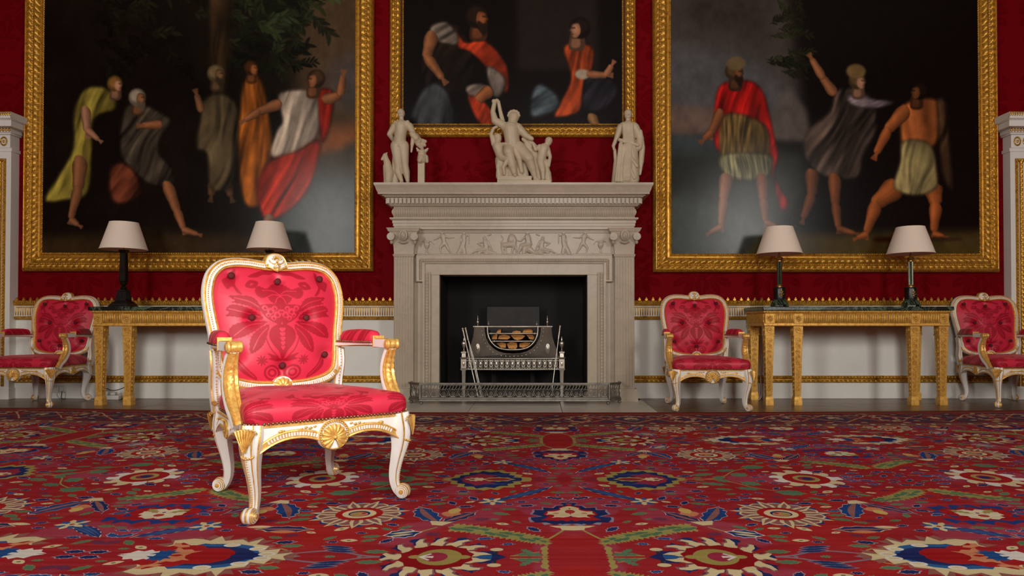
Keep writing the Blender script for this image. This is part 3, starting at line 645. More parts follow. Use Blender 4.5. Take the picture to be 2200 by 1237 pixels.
def headp(c, p, r, hair, skin=SKIN, beard=None, turn=1):
    dk = tuple(v * .5 for v in skin)
    c.poly(smooth2([(p[0] - r * .5, p[1]), (p[0] + r * .4, p[1]), (p[0] + r * .6, p[1] - r * 1.8), (p[0] - r * .8, p[1] - r * 1.8)], 4), dk, 1, 2); c.poly(smooth2([(p[0] - r * .4, p[1] - r * .5), (p[0] + r * .1, p[1] - r * .5), (p[0] + r * .2, p[1] - r * 1.6), (p[0] - r * .6, p[1] - r * 1.6)], 4), tuple(v * .85 for v in skin), .9, 2)
    c.ell((p[0] - turn * r * .22, p[1] + r * .16), r * .98, r * 1.02, tuple(v * .7 for v in hair), 1, 2); c.ell((p[0] - turn * r * .3, p[1] + r * .3), r * .7, r * .66, tuple(min(255, v * 1.2) for v in hair), .8, 3)
    f = [(p[0] + turn * r * x, p[1] + r * y) for x, y in ((.0, .62), (.52, .5), (.66, .18), (.80, -.14), (.66, -.2), (.68, -.48), (.5, -.86), (.1, -.80), (-.24, -.3), (-.2, .3))]
    c.poly(smooth2(f, 4), dk, 1, 1); c.poly(smooth2([(x - turn * r * .04 + (p[0] - x) * .16, y + (p[1] - y) * .12) for x, y in f], 4), skin, .95, 2); c.ell((p[0] + turn * r * .22, p[1] + r * .02), r * .22, r * .34, tuple(min(255, v * 1.18) for v in skin), .7, 3)
    c.line([(p[0] + turn * r * .28, p[1] + r * .16), (p[0] + turn * r * .62, p[1] + r * .13)], r * .16, tuple(v * .4 for v in skin), .75, 1); c.line([(p[0] + turn * r * .42, p[1] - r * .44), (p[0] + turn * r * .64, p[1] - r * .44)], r * .12, (96, 40, 32), .6, 1)
    if beard: c.poly(smooth2([(p[0] + turn * r * x, p[1] + r * y) for x, y in ((-.1, -.2), (.3, -.45), (.72, -.42), (.7, -1.0), (.45, -1.55), (.1, -1.2), (-.2, -.7))], 4), tuple(v * .8 for v in beard), .95, 2)
def finish(c, name, seed, grain=5):
    h, w = c.h, c.w; c.a *= (0.86 + 0.28 * fbm(h, w, (30, 40), seed, 3))[:, :, None]; c.a += rng.normal(0, grain * .5, (h, w))[:, :, None]
    return c.image(name)
def leaves(c, n, box, colr, seed, size=(10, 20)):
    r = random.Random(seed)
    for k in range(n // 7):
        x, y = r.uniform(box[0], box[1]), r.uniform(box[2], box[3]); a0 = r.gauss(-.4, .5); b = r.uniform(.25, 1.05) * (.6 + .5 * (y - box[2]) / (box[3] - box[2]))
        c.line([(x - 26 * math.cos(a0), y - 26 * math.sin(a0)), (x + 30 * math.cos(a0), y + 30 * math.sin(a0))], 2, tuple(v * b * .6 for v in colr), .6, 1)
        for q in range(13):
            t = q / 12 * 46 - 22; sg = 1 if q % 2 else -1; a = a0 + sg * r.uniform(.35, .85); L = r.uniform(*size) * 1.25; bb = b * r.uniform(.7, 1.2)
            px, py = x + t * math.cos(a0), y + t * math.sin(a0); c.poly(leafpoly((px, py), (px + L * math.cos(a), py + L * math.sin(a)), L * .30), tuple(v * bb for v in colr), .85, 1)
def paint_left():
    # x to the right, y upward; the visible part is about 671 wide and 545 high
    c = Cv(900, 900, 0, 671, 0, 671, (20, 16, 11)); S = lambda x, y: (x - 96, 545 - y)
    T = lambda *p: [S(*k) for k in p]
    c.a *= (0.6 + 0.9 * fbm(900, 900, (6, 7), 3, 4))[:, :, None]
    c.poly(T((630, -130), (770, -130), (770, 400), (690, 380), (640, 200)), (84, 66, 46), 1, 30); c.poly(T((700, 150), (770, 110), (770, 240), (720, 230)), (82, 78, 78), .8, 26)
    c.poly(T((690, 280), (770, 270), (770, 350), (680, 355)), (150, 88, 52), .85, 22); c.poly(T((660, 345), (700, 330), (735, 322), (770, 300), (770, 400), (650, 400)), (70, 66, 56), .9, 10)
    c.poly(T((600, 405), (680, 385), (770, 380), (770, 546), (560, 546)), (78, 86, 84), .9, 24); c.poly(T((96, 510), (300, 500), (560, 505), (640, 546), (96, 546)), (70, 52, 28), .8, 16)
    leaves(c, 560, (120, 470, 400, 671), (44, 46, 26), 6); leaves(c, 420, (380, 560, 400, 660), (60, 70, 40), 4); leaves(c, 240, (470, 610, 480, 671), (84, 100, 56), 9, (13, 24))
    c.fabric(T((452, -100), (500, -100), (490, 200), (455, 200)), (52, 38, 22), 90, .05, .4, 8, 2)
    # bending figure in yellow, seated greybeard, standing robed elder, two figures turning away: colour masses of a group
    c.fabric(T((180, 195), (215, 185), (245, 200), (250, 235), (205, 255), (200, 330), (192, 415), (150, 430), (100, 432), (128, 380), (160, 320), (160, 245)), (150, 134, 56), 75, .05, .35, 4, 3)
    limb(c, S(176, 340), 15, S(172, 405), 12, (140, 92, 60)); limb(c, S(172, 405), 11, S(158, 468), 7, (140, 92, 60)); limb(c, S(158, 474), 8, S(172, 484), 5, (140, 92, 60)); limb(c, S(186, 232), 10, S(190, 280), 8, (172, 122, 92)); limb(c, S(190, 280), 8, S(214, 300), 5, (172, 122, 92))
    headp(c, S(252, 182), 17, (130, 92, 44), (186, 134, 100))
    c.fabric(T((268, 240), (300, 222), (345, 240), (372, 262), (350, 290), (345, 330), (375, 365), (375, 400), (330, 398), (290, 370), (262, 330)), (70, 62, 50), 55, .05, .4, 4, 5)
    c.fabric(T((240, 360), (270, 350), (300, 380), (305, 420), (262, 440), (240, 420)), (92, 48, 32), 60, .05, .4, 5, 6); limb(c, S(362, 395), 12, S(384, 452), 10, SKIN); limb(c, S(384, 452), 9, S(398, 490), 7, SKIN); limb(c, S(398, 494), 7, S(428, 504), 5, SKIN); limb(c, S(350, 268), 10, S(312, 270), 7, SKIN)
    headp(c, S(301, 212), 19, (150, 138, 118), (146, 100, 66), (120, 104, 84))
    limb(c, S(462, 395), 11, S(458, 420), 7, (96, 66, 44)); limb(c, S(492, 395), 11, S(500, 422), 7, (96, 66, 44)); c.fabric(T((440, 215), (470, 200), (505, 215), (520, 260), (512, 330), (500, 405), (455, 405), (448, 330), (425, 320), (432, 260)), (84, 72, 50), 80, .045, .4, 5, 8)
    headp(c, S(470, 160), 19, (116, 98, 66), (120, 90, 60), (70, 56, 38)); limb(c, S(436, 240), 8, S(426, 206), 7, (120, 82, 54))
    c.fabric(T((525, 180), (560, 165), (580, 240), (590, 330), (575, 430), (530, 440), (515, 330)), (150, 84, 30), 85, .05, .35, 5, 10); headp(c, S(545, 148), 16, (70, 40, 20), (150, 90, 50))
    c.fabric(T((600, 205), (640, 192), (690, 200), (700, 240), (685, 290), (672, 310), (620, 340), (585, 335), (598, 280), (610, 260)), (176, 160, 140), 70, .045, .25, 4, 12)
    c.fabric(T((585, 345), (640, 325), (690, 300), (686, 350), (660, 420), (600, 470), (570, 470), (555, 400)), (168, 46, 28), 60, .045, .3, 5, 14); c.fabric(T((688, 198), (720, 200), (715, 260), (700, 305), (692, 290)), (150, 36, 24), 85, .06, .3, 4, 15)
    limb(c, S(606, 222), 12, S(560, 240), 9, SKIN); limb(c, S(560, 240), 9, S(530, 258), 6, SKIN); limb(c, S(700, 215), 12, S(734, 205), 9, SKIN); limb(c, S(734, 205), 9, S(740, 165), 7, SKIN); headp(c, S(678, 172), 20, (66, 48, 32), SKIN, None, -1)
    limb(c, S(585, 465), 12, S(575, 500), 8, (150, 110, 86))
    return finish(c, 'canvas_left', 51)
def paint_right():
    c = Cv(900, 900, 0, 662, 0, 671, (17, 12, 9)); S = lambda x, y: (x - 1437, 549 - y)
    T = lambda *p: [S(*k) for k in p]
    c.poly(T((1437, -130), (1670, -130), (1700, 60), (1712, 180), (1705, 300), (1437, 300)), (72, 64, 60), 1, 18); c.poly(T((1437, 90), (1600, 120), (1705, 200), (1705, 270), (1437, 290)), (86, 88, 90), .8, 26); c.poly(T((1437, 230), (1560, 235), (1600, 280), (1437, 292)), (128, 96, 76), .6, 14)
    c.poly(T((1560, -40), (1660, 20), (1640, 90), (1500, 60), (1450, 10)), (54, 46, 44), .8, 26); c.poly(T((1437, 292), (1650, 300), (1650, 345), (1437, 345)), (62, 72, 74), .9, 6)
    c.poly(T((1640, 300), (1665, 215), (1690, 190), (1730, 240), (1740, 310)), (98, 88, 82), .9, 8); c.poly(T((1437, 335), (1600, 325), (1720, 330), (1720, 420), (1640, 520), (1437, 549)), (44, 48, 40), .9, 14)
    c.poly(T((1437, 420), (1540, 430), (1640, 480), (1640, 549), (1437, 549)), (76, 84, 80), .85, 24); c.poly(T((1640, 500), (1760, 505), (2100, 500), (2100, 549), (1600, 549)), (88, 72, 34), .85, 14)
    leaves(c, 130, (232, 285, 380, 660), (56, 64, 32), 3, (8, 14))
    # red-cloaked man, crouching helmeted man, bare-backed man with a pale wrap: standing apart, arms lowered
    c.fabric(T((1540, 190), (1575, 175), (1615, 178), (1640, 210), (1658, 290), (1668, 340), (1660, 380), (1690, 440), (1670, 450), (1635, 340), (1540, 330), (1530, 260)), (164, 22, 18), 75, .05, .35, 4, 4)
    c.fabric(T((1548, 250), (1640, 270), (1650, 345), (1645, 380), (1590, 390), (1548, 375)), (96, 76, 40), 88, .09, .35, 4, 6); c.fabric(T((1545, 335), (1650, 335), (1645, 382), (1600, 390), (1552, 378)), (120, 116, 84), 88, .1, .3, 4, 7)
    limb(c, S(1556, 380), 14, S(1550, 430), 11, (150, 108, 84)); limb(c, S(1550, 430), 11, S(1545, 485), 7, (150, 108, 84)); limb(c, S(1545, 490), 7, S(1522, 502), 5, (150, 108, 84)); limb(c, S(1632, 380), 13, S(1635, 430), 10, (128, 80, 52)); limb(c, S(1635, 430), 10, S(1640, 476), 7, (128, 80, 52)); limb(c, S(1640, 480), 7, S(1662, 490), 5, (128, 80, 52)); limb(c, S(1545, 240), 10, S(1526, 285), 8, (140, 84, 50)); limb(c, S(1526, 285), 8, S(1510, 300), 7, (140, 84, 50))
    headp(c, S(1578, 158), 20, (80, 60, 36), (110, 68, 42), (40, 28, 20)); c.ell(S(1577, 138), 21, 15, (110, 92, 62), 1, 3)
    c.fabric(T((1790, 200), (1830, 190), (1870, 215), (1880, 280), (1850, 340), (1840, 385), (1760, 380), (1720, 330), (1735, 280), (1780, 240)), (70, 58, 50), 60, .05, .45, 5, 9); c.fabric(T((1815, 205), (1880, 215), (1920, 222), (1880, 235), (1830, 230)), (112, 100, 104), 20, .08, .3, 3, 10)
    limb(c, S(1790, 205), 11, S(1765, 170), 9, SKIN); limb(c, S(1765, 170), 9, S(1742, 130), 7, SKIN); headp(c, S(1842, 178), 19, (84, 66, 40), (164, 122, 92)); c.ell(S(1836, 155), 21, 16, (120, 96, 58), 1, 3)
    limb(c, S(1740, 370), 15, S(1740, 420), 11, (112, 66, 40)); limb(c, S(1740, 420), 11, S(1722, 470), 7, (112, 66, 40)); limb(c, S(1788, 380), 14, S(1790, 440), 10, (126, 74, 44)); limb(c, S(1790, 440), 10, S(1796, 490), 7, (126, 74, 44)); limb(c, S(1796, 494), 7, S(1830, 504), 5, (126, 74, 44))
    limb(c, S(1925, 400), 24, S(1878, 440), 16, (160, 88, 44)); limb(c, S(1878, 440), 15, S(1858, 500), 8, (160, 88, 44)); limb(c, S(1858, 506), 8, S(1838, 514), 5, (160, 88, 44)); limb(c, S(1998, 400), 20, S(2006, 440), 14, (170, 92, 46)); limb(c, S(2006, 440), 14, S(2002, 498), 8, (170, 92, 46)); limb(c, S(2002, 506), 8, S(2022, 512), 5, (170, 92, 46))
    c.fabric(T((1935, 230), (1985, 212), (2020, 225), (2018, 270), (2000, 320), (1940, 325), (1930, 280)), (164, 92, 48), 95, .03, .25, 5, 13); limb(c, S(1945, 235), 15, S(1905, 280), 12, (164, 92, 48)); limb(c, S(1905, 280), 11, S(1880, 330), 8, (160, 88, 46)); c.fabric(T((1935, 305), (1995, 312), (2010, 380), (2005, 410), (1960, 424), (1915, 405), (1930, 350)), (142, 128, 84), 75, .05, .35, 4, 15)
    c.fabric(T((2010, 215), (2032, 225), (2036, 300), (2044, 420), (2020, 380), (2012, 290)), (64, 46, 30), 85, .05, .4, 6, 16); headp(c, S(1968, 200), 19, (30, 20, 14), (110, 66, 38), None, -1)
    c.ell(S(1905, 518), 36, 6, (60, 30, 18), 1, 3); c.ell(S(2020, 517), 44, 5, (60, 40, 26), 1, 3)
    return finish(c, 'canvas_right', 71)
def paint_mid():
    c = Cv(760, 760, 0, 467, 0, 467, (15, 10, 8)); S = lambda x, y: (x - 868, 264 - y)
    T = lambda *p: [S(*k) for k in p]
    c.poly(T((1110, -210), (1280, -210), (1285, 150), (1110, 150)), (40, 32, 28), .9, 12)
    c.fabric(T((935, 60), (975, 45), (1010, 90), (1020, 150), (985, 200), (930, 200), (905, 140)), (28, 20, 16), 60, .04, .4, 6, 2); c.fabric(T((895, 215), (930, 175), (965, 200), (975, 262), (890, 262)), (60, 64, 66), 80, .05, .4, 7, 3)
    c.fabric(T((975, 55), (1000, 90), (1035, 82), (1070, 110), (1092, 150), (1088, 200), (1050, 150), (1010, 110), (985, 100)), (168, 56, 28), 40, .045, .3, 4, 5); c.fabric(T((1045, 140), (1085, 165), (1080, 200), (1060, 205)), (120, 108, 98), 70, .07, .3, 4, 6); c.fabric(T((1000, 185), (1040, 178), (1060, 200), (1020, 215)), (130, 116, 104), 30, .07, .3, 3, 7)
    c.fabric(T((1005, 205), (1040, 215), (1070, 262), (1030, 262)), (160, 52, 26), 60, .06, .3, 4, 8); c.fabric(T((925, 55), (960, 45), (985, 75), (980, 95), (935, 85)), (116, 104, 92), 30, .07, .3, 4, 9); limb(c, S(930, 70), 14, S(918, 120), 11, (150, 96, 60)); limb(c, S(918, 120), 11, S(950, 165), 8, (150, 96, 60)); limb(c, S(1055, 190), 13, S(1028, 212), 11, (160, 96, 58)); headp(c, S(1030, 38), 25, (40, 26, 18), (150, 86, 50), (46, 30, 20))
    c.fabric(T((1210, 100), (1250, 92), (1275, 105), (1270, 150), (1255, 170), (1245, 235), (1200, 250), (1190, 240), (1225, 170)), (164, 68, 32), 75, .05, .3, 4, 11); c.fabric(T((1262, 160), (1310, 165), (1325, 200), (1290, 235), (1250, 230)), (36, 34, 42), 50, .05, .4, 6, 12); c.fabric(T((1150, 180), (1190, 195), (1200, 230), (1140, 250)), (72, 84, 90), 30, .06, .35, 7, 13)
    c.ell(S(1250, 158), 16, 11, (176, 160, 138), 1, 3); limb(c, S(1262, 158), 8, S(1300, 160), 7, (160, 104, 72)); limb(c, S(1300, 160), 7, S(1312, 140), 6, (172, 112, 78)); limb(c, S(1245, 100), 9, S(1245, 80), 9, (172, 124, 92)); headp(c, S(1240, 62), 23, (34, 22, 18), (176, 124, 92), None, -1); limb(c, S(1268, 245), 10, S(1280, 270), 9, (140, 104, 66))
    return finish(c, 'canvas_mid', 91)

# image-based materials
def img_mat(name, im, rough, spec=0.5, bump=0.0, coat=0.0):
    t = NT(name); n = t.n('ShaderNodeTexImage'); n.image = im; n.extension = 'EXTEND'; n.interpolation = 'Linear'
    t.color(n.outputs[0]); t.set(Roughness=rough); t.b.inputs['Specular IOR Level'].default_value = spec
    if bump: t.bump(t.noise(260, 3), bump, 0.004)
    if coat: t.b.inputs['Coat Weight'].default_value = coat; t.b.inputs['Coat Roughness'].default_value = 0.25
    return t.m
CARPET_FIELD = img_mat('carpet_field_weave', carpet_tile(), 0.95, 0.1, 0.5)
CARPET_BORDER = img_mat('carpet_border_weave', carpet_border(), 0.95, 0.1, 0.4)
DAMASK = damask_mask()
def damask_mat(name, ground, motif, rough_g, rough_m, scale, sheen=0.0, spec=0.5, aniso=0.0):
    t = NT(name); n = t.n('ShaderNodeTexImage'); n.image = DAMASK; n.extension = 'MIRROR' if scale else 'REPEAT'
    tc = t.n('ShaderNodeTexCoord'); mp = t.n('ShaderNodeMapping'); mp.inputs['Scale'].default_value = (scale, scale, 1) if scale else (1, 1, 1)
    t.l(tc.outputs['UV'], mp.inputs[0]); t.l(mp.outputs[0], n.inputs[0])
    t.color(t.mix(n.outputs[0], srgb(*ground), srgb(*motif)))
    r = t.n('ShaderNodeMapRange'); r.inputs[3].default_value = rough_g; r.inputs[4].default_value = rough_m; t.l(n.outputs[0], r.inputs[0]); t.l(r.outputs[0], t.b.inputs['Roughness'])
    if sheen: t.bump(t.noise(7, 3, 0.5, stretch=(1, 1, 2.2)), 0.16, 0.014)
    t.b.inputs['Sheen Weight'].default_value = sheen; t.b.inputs['Sheen Roughness'].default_value = 0.4; t.b.inputs['Sheen Tint'].default_value = (1, .5, .5, 1)
    t.b.inputs['Specular IOR Level'].default_value = spec; t.b.inputs['Anisotropic'].default_value = aniso
    return t.m
M['satin'] = damask_mat('crimson_damask_satin', (214, 44, 70), (168, 14, 40), 0.42, 0.55, 0, 0.14, 0.35)
M['wall_damask'] = damask_mat('wall_silk_damask', (120, 2, 14), (108, 1, 11), 0.7, 0.85, 0, 0.0, 0.06)
M['canvas_left'] = img_mat('oil_canvas_trees', paint_left(), 0.2, 0.16, 0.04)
M['canvas_right'] = img_mat('oil_canvas_shore', paint_right(), 0.2, 0.16, 0.04)
M['canvas_mid'] = img_mat('oil_canvas_dark', paint_mid(), 0.3, 0.15, 0.05)
# ------------------------------------------------------------------ carved strips: a height field swept along a length
def ornament(mb, mapfn, L, rows, mat=0, spp=6, ns=5):
    per = min([r[6] for r in rows if r[5]] or [L]); n = int(min(3400, max(2, L / per * spp))) + 1
    l = np.linspace(0, L, n); T, Hh, A = [], [], []
    Tl, Hl = [], []
    for (t0, t1, h0, h1, dome, amp, period) in rows:
        k = ns if (dome or amp) else 2
        for s in np.linspace(0, 1, k):
            Tl.append(np.full(n, t0 + (t1 - t0) * s))
            Hl.append(np.zeros(n) + h0 + (h1 - h0) * s + math.sin(pi * s) * (dome + (amp * np.abs(np.sin(pi * l / period)) ** 0.7 if amp else 0)))
    T = np.array(Tl); Hh = np.array(Hl); Lg = np.tile(l, (T.shape[0], 1))
    mb.grid(np.stack(np.broadcast_arrays(*mapfn(Lg, T, Hh)), -1), mat)
def strip_h(x0, x1, z0, z1, ywall, rows, name, mats, parent, spp=6):
    mb = MB(); ornament(mb, lambda l, t, h: (x0 + l, ywall - h, z0 + (z1 - z0) * t), x1 - x0, rows, 0, spp); return mb.build(name, mats, parent, 50)
def strip_v(xa, xb, z0, z1, ywall, rows, name, mats, parent, spp=6):
    mb = MB(); ornament(mb, lambda l, t, h: (xa + (xb - xa) * t, ywall - h, z0 + l), z1 - z0, rows, 0, spp); return mb.build(name, mats, parent, 50)

# ------------------------------------------------------------------ room shell
XC = -0.225                                   # centre line of the chimneypiece
OPX0, OPX1, OPZ = -0.948, 0.4805, 1.212       # fire opening
BODY0, BODY1 = XC - 1.151, XC + 1.151
mb = MB(); mb.box(-ROOM_X, ROOM_X, ROOM_BACK, WALL + 0.2, -0.16, -0.03); floor = struct(mb.build('floor', 'oak', None, 0))
r = random.Random(2); k = 0
for j in range(8):                            # oak boards running along the wall in front of the chimneypiece
    y0 = 5.72 + j * 0.16; x = -5.9 + r.uniform(0, .9)
    while x < 5.6:
        L = r.uniform(1.3, 2.3); a, b = x, x + L
        for (p, q) in ((a, min(b, XC - 1.235)), (max(a, XC + 1.235), b)):
            if q - p > 0.08:
                mb = MB(); mb.box(p + .0015, q - .0015, y0 + .0015, y0 + .1585, -0.03, -0.012 + r.uniform(-.0008, .0006)); mb.build('plank', 'oak', floor, 0)
        x = b
for a, b in ((XC - 1.235, -0.59), (-0.588, 0.208), (0.21, XC + 1.235)):
    mb = MB(); mb.box(a + .001, b - .001, 5.70, 6.79, -0.03, -0.006); mb.build('hearth_slab', 'hearth', floor, 0, bevel=0.003)
mb = MB(); mb.box(-ROOM_X, ROOM_X, ROOM_BACK, WALL + .2, ROOM_H, ROOM_H + .1); struct(mb.build('ceiling', 'ceiling', None, 0))
mb = MB(); mb.box(-ROOM_X - .2, -ROOM_X, ROOM_BACK, WALL + .2, -.16, ROOM_H); struct(mb.build('wall_west', 'wall_damask', None, 0))
mb = MB(); mb.box(ROOM_X, ROOM_X + .2, ROOM_BACK, WALL + .2, -.16, ROOM_H); struct(mb.build('wall_east', 'wall_damask', None, 0))
mb = MB(); xs = [-ROOM_X]
for x in WINX: xs += [x - .75, x + .75]
xs.append(ROOM_X)
for i in range(0, len(xs), 2): mb.box(xs[i], xs[i + 1], ROOM_BACK - .2, ROOM_BACK, -.16, ROOM_H)
for x in WINX: mb.box(x - .75, x + .75, ROOM_BACK - .2, ROOM_BACK, -.16, .75); mb.box(x - .75, x + .75, ROOM_BACK - .2, ROOM_BACK, 4.35, ROOM_H)
struct(mb.build('wall_south', 'wall_damask', None, 0))
tg = NT('window_glass'); tg.set(Roughness=0.02); tg.b.inputs['Transmission Weight'].default_value = 1.0
for i, x in enumerate(WINX):
    mb = MB()
    for a in (-.73, -.25, .25, .73): mb.box(x + a - .02, x + a + .02, ROOM_BACK - .12, ROOM_BACK - .06, .75, 4.35)
    for z in (.77, 1.65, 2.55, 3.45, 4.33): mb.box(x - .75, x + .75, ROOM_BACK - .125, ROOM_BACK - .055, z - .02, z + .02)
    wn = struct(mb.build('window_%d' % (i + 1), 'wall_white', None, 0))
    mb = MB(); mb.box(x - .73, x + .73, ROOM_BACK - .094, ROOM_BACK - .088, .77, 4.33); mb.build('window_pane', tg.m, wn, 0)
# silk-hung wall with the fire opening
mb = MB()
mb.box(-ROOM_X, OPX0 - .06, WALL, WALL + .2, -.16, ROOM_H); mb.box(OPX1 + .06, ROOM_X, WALL, WALL + .2, -.16, ROOM_H); mb.box(OPX0 - .06, OPX1 + .06, WALL, WALL + .2, OPZ + .06, ROOM_H)
mb.uv = [((v[0] + .1) / .70, (v[2] - .98) / .875 + .25) for v in mb.v]
wall = struct(mb.build('wall_north', 'wall_damask', None, 0))
for n in M['wall_damask'].node_tree.nodes:
    if n.type == 'TEX_IMAGE': n.extension = 'REPEAT'
zz = lambda py, Y: W(0, py, Y).z
DY = 6.975
PIL_L, PIL_R = -5.21, 4.677
SEG = ((PIL_L, BODY0 + .01), (BODY1 - .01, PIL_R))
rail = MB()
trim1 = None
for n_, (a, b) in enumerate(SEG):
    mb = MB(); mb.box(a, b, DY, WALL, 0.0, .80); mb.build('dado_panel', 'wall_white', wall, 0)
    mb = MB(); mb.box(a, b, DY - .015, WALL, -.012, zz(822, DY)); struct(mb.build('baseboard_' + ('west', 'east')[n_], 'wall_white', None, 30, bevel=.004))
    # dado rail: crested gilt top, white fluted band with gilt reeds, gilt bead below
    z0, z1, z2, z3 = zz(686.5, 6.94), zz(679, 6.94), zz(657, 6.94), zz(645, 6.94)
    mb = MB(); mb.box(a, b, DY - .02, WALL - .002, z0 + .004, z3 - .004); t1 = struct(mb.build('trim_%d' % (1 + 2 * n_), 'wall_white', None, 0))
    strip_h(a, b, z0, z1, DY - .02, [(0, .25, .0, .008, 0, 0, 1), (.25, .8, .008, .010, .004, .012, .034), (.8, 1, .012, .0, 0, 0, 1)], 'bead_moulding', 'gilt', t1)
    strip_h(a, b, z2, z3, DY - .02, [(0, .2, .0, .022, 0, 0, 1), (.2, .35, .022, .024, 0, 0, 1), (.35, .62, .020, .022, .002, .006, .022), (.62, .95, .022, .024, .004, .008, .036), (.95, 1, .022, .0, 0, 0, 1)], 'leaf_moulding', 'gilt', t1)
    mb = MB(); nr = int((b - a) / .024)
    for i in range(nr):
        x = a + (i + .5) * (b - a) / nr; mb.lathe([(.0035, z1 + .006), (.006, z1 + .012), (.006, z2 - .016), (.0035, z2 - .008)], 6, (x, DY - .021, 0)); mb.ell((x + .012, DY - .022, z2 - .012), (.006, .004, .006), 6, 4)
    mb.build('reeding', 'gilt', t1, 60, kind='stuff')
    mb = MB(); mb.prism([(-.012, -.004), (.012, -.004), (.010, .004), (.016, .012), (.008, .014), (.0045, .026), (0, .031), (-.0045, .026), (-.008, .014), (-.016, .012), (-.010, .004)], -.006, .006)
    fin = mb.build('finial', 'gilt', t1, 40, loc=(a + .03, DY - .03, z3))
    nf = int((b - a) / .0675)
    for i in range(1, nf): inst(fin, 'finial', t1, (a + .03 + i * .0675, DY - .03, z3))
    # lower double moulding
    z0, z1 = zz(822, 6.96), zz(806.5, 6.96)
    mb = MB(); mb.box(a, b, DY - .012, WALL - .002, z0 + .003, z1 - .003); t2 = struct(mb.build('trim_%d' % (2 + 2 * n_), 'wall_white', None, 0))
    strip_h(a, b, z0, z1, DY - .012, [(0, .06, 0, .010, 0, 0, 1), (.06, .40, .010, .012, .002, .011, .046), (.40, .52, .006, .006, 0, 0, 1), (.52, .62, .014, .014, .003, 0, 1), (.62, .92, .008, .010, .002, .009, .032), (.92, 1, .014, .0, 0, 0, 1)], 'guilloche_moulding', 'gilt', t2)
# door cases at either side of the picture
def door_case(n, edge, sg):
    # edge: inner face of the near pilaster; sg: direction away from the room's centre
    X = lambda d: edge + sg * d
    lo = lambda a, b: (min(X(a), X(b)), max(X(a), X(b)))
    ztop = 2.44
    mb = MB(); mb.box(*lo(0, .30), 6.885, WALL, -.012, ztop); mb.box(*lo(1.45, 1.75), 6.885, WALL, -.012, ztop); mb.box(*lo(.30, 1.45), 6.885, WALL, 2.30, ztop)
    d = struct(mb.build('door_%d' % n, 'wall_white', None, 0, bevel=.004))
    mb = MB(); mb.box(*lo(.30, 1.45), 6.955, WALL, -.012, 2.30)
    for (z0, z1) in ((.12, .75), (.85, 1.5), (1.6, 2.2)):
        for (p, q) in ((.38, .84), (.92, 1.38)): mb.box(*lo(p, q), 6.94, 6.96, z0, z1)
    mb.build('door_leaf', 'wall_white', d, 30, bevel=.006)
    base = mb = MB(); mb.box(*lo(-.012, .312), 6.87, WALL, -.012, .10); mb.build('plinth', 'wall_white', d, 30, bevel=.004)
    rows = [(0, .25, 0, .016, 0, 0, 1), (.25, .75, .014, .014, .002, .010, .03), (.75, 1, .016, 0, 0, 0, 1)]
    strip_v(X(.045), X(.075), .12, 2.36, 6.885, rows, 'gilt_moulding', 'gilt', d); strip_v(X(.085), X(.125), .12, 2.36, 6.885, [(0, .2, 0, .012, 0, 0, 1), (.2, .8, .012, .012, .0, .012, .045), (.8, 1, .012, 0, 0, 0, 1)], 'gilt_moulding', 'gilt', d); strip_v(X(.255), X(.225), .12, 2.36, 6.885, rows, 'gilt_moulding', 'gilt', d)
    strip_h(min(X(.045), X(.255)), max(X(.045), X(.255)), 2.33, 2.37, 6.885, rows, 'gilt_moulding', 'gilt', d)
    # capital with a gilt console ornament, then the cornice
    mb = MB(); mb.box(*lo(-.012, .312), 6.875, WALL, 2.435, 2.47); mb.box(*lo(0, .30), 6.87, WALL, 2.47, 2.60); mb.box(*lo(-.02, .32), 6.85, WALL, 2.60, 2.615); mb.box(*lo(-.03, .33), 6.835, WALL, 2.615, 2.66); cp = mb.build('capital', 'wall_white', d, 30, bevel=.004)
    mb = MB()
    for sx in (.06, .15, .24): mb.torus((X(sx), 6.868, 2.535), .030, .007, 16, 6, sz=1.3); mb.ell((X(sx), 6.866, 2.535), (.012, .008, .016), 8, 6)
    for i in range(12): mb.ell((X(-.02 + .03 * i), 6.832, 2.638), (.012, .009, .018), 8, 6)
    mb.build('egg_and_scroll_ornament', 'gilt', cp, 60)
    mb = MB(); mb.box(*lo(-.09, 1.84), 6.76, WALL, 2.655, 2.715); mb.box(*lo(-.105, 1.855), 6.745, WALL, 2.715, 2.725); co = mb.build('cornice', 'wall_white', d, 30, bevel=.004)
    strip_h(min(X(-.115), X(1.86)), max(X(-.115), X(1.86)), 2.722, 2.785, 6.745, [(0, .15, 0, .006, 0, 0, 1), (.15, .85, .006, .022, .004, .012, .022), (.85, 1, .026, .026, 0, 0, 1)], 'leaf_moulding', 'gilt', co)
    mb = MB(); mb.box(*lo(-.113, 1.858), 6.722, WALL, 2.722, 2.786); mb.build('cymatium', 'wall_white', co, 30)
    mb = MB(); mb.box(*lo(.30, 1.45), 6.88, WALL, 2.44, 2.655); mb.build('frieze', 'wall_white', d, 30)
door_case(1, PIL_L, -1); door_case(2, PIL_R, 1)

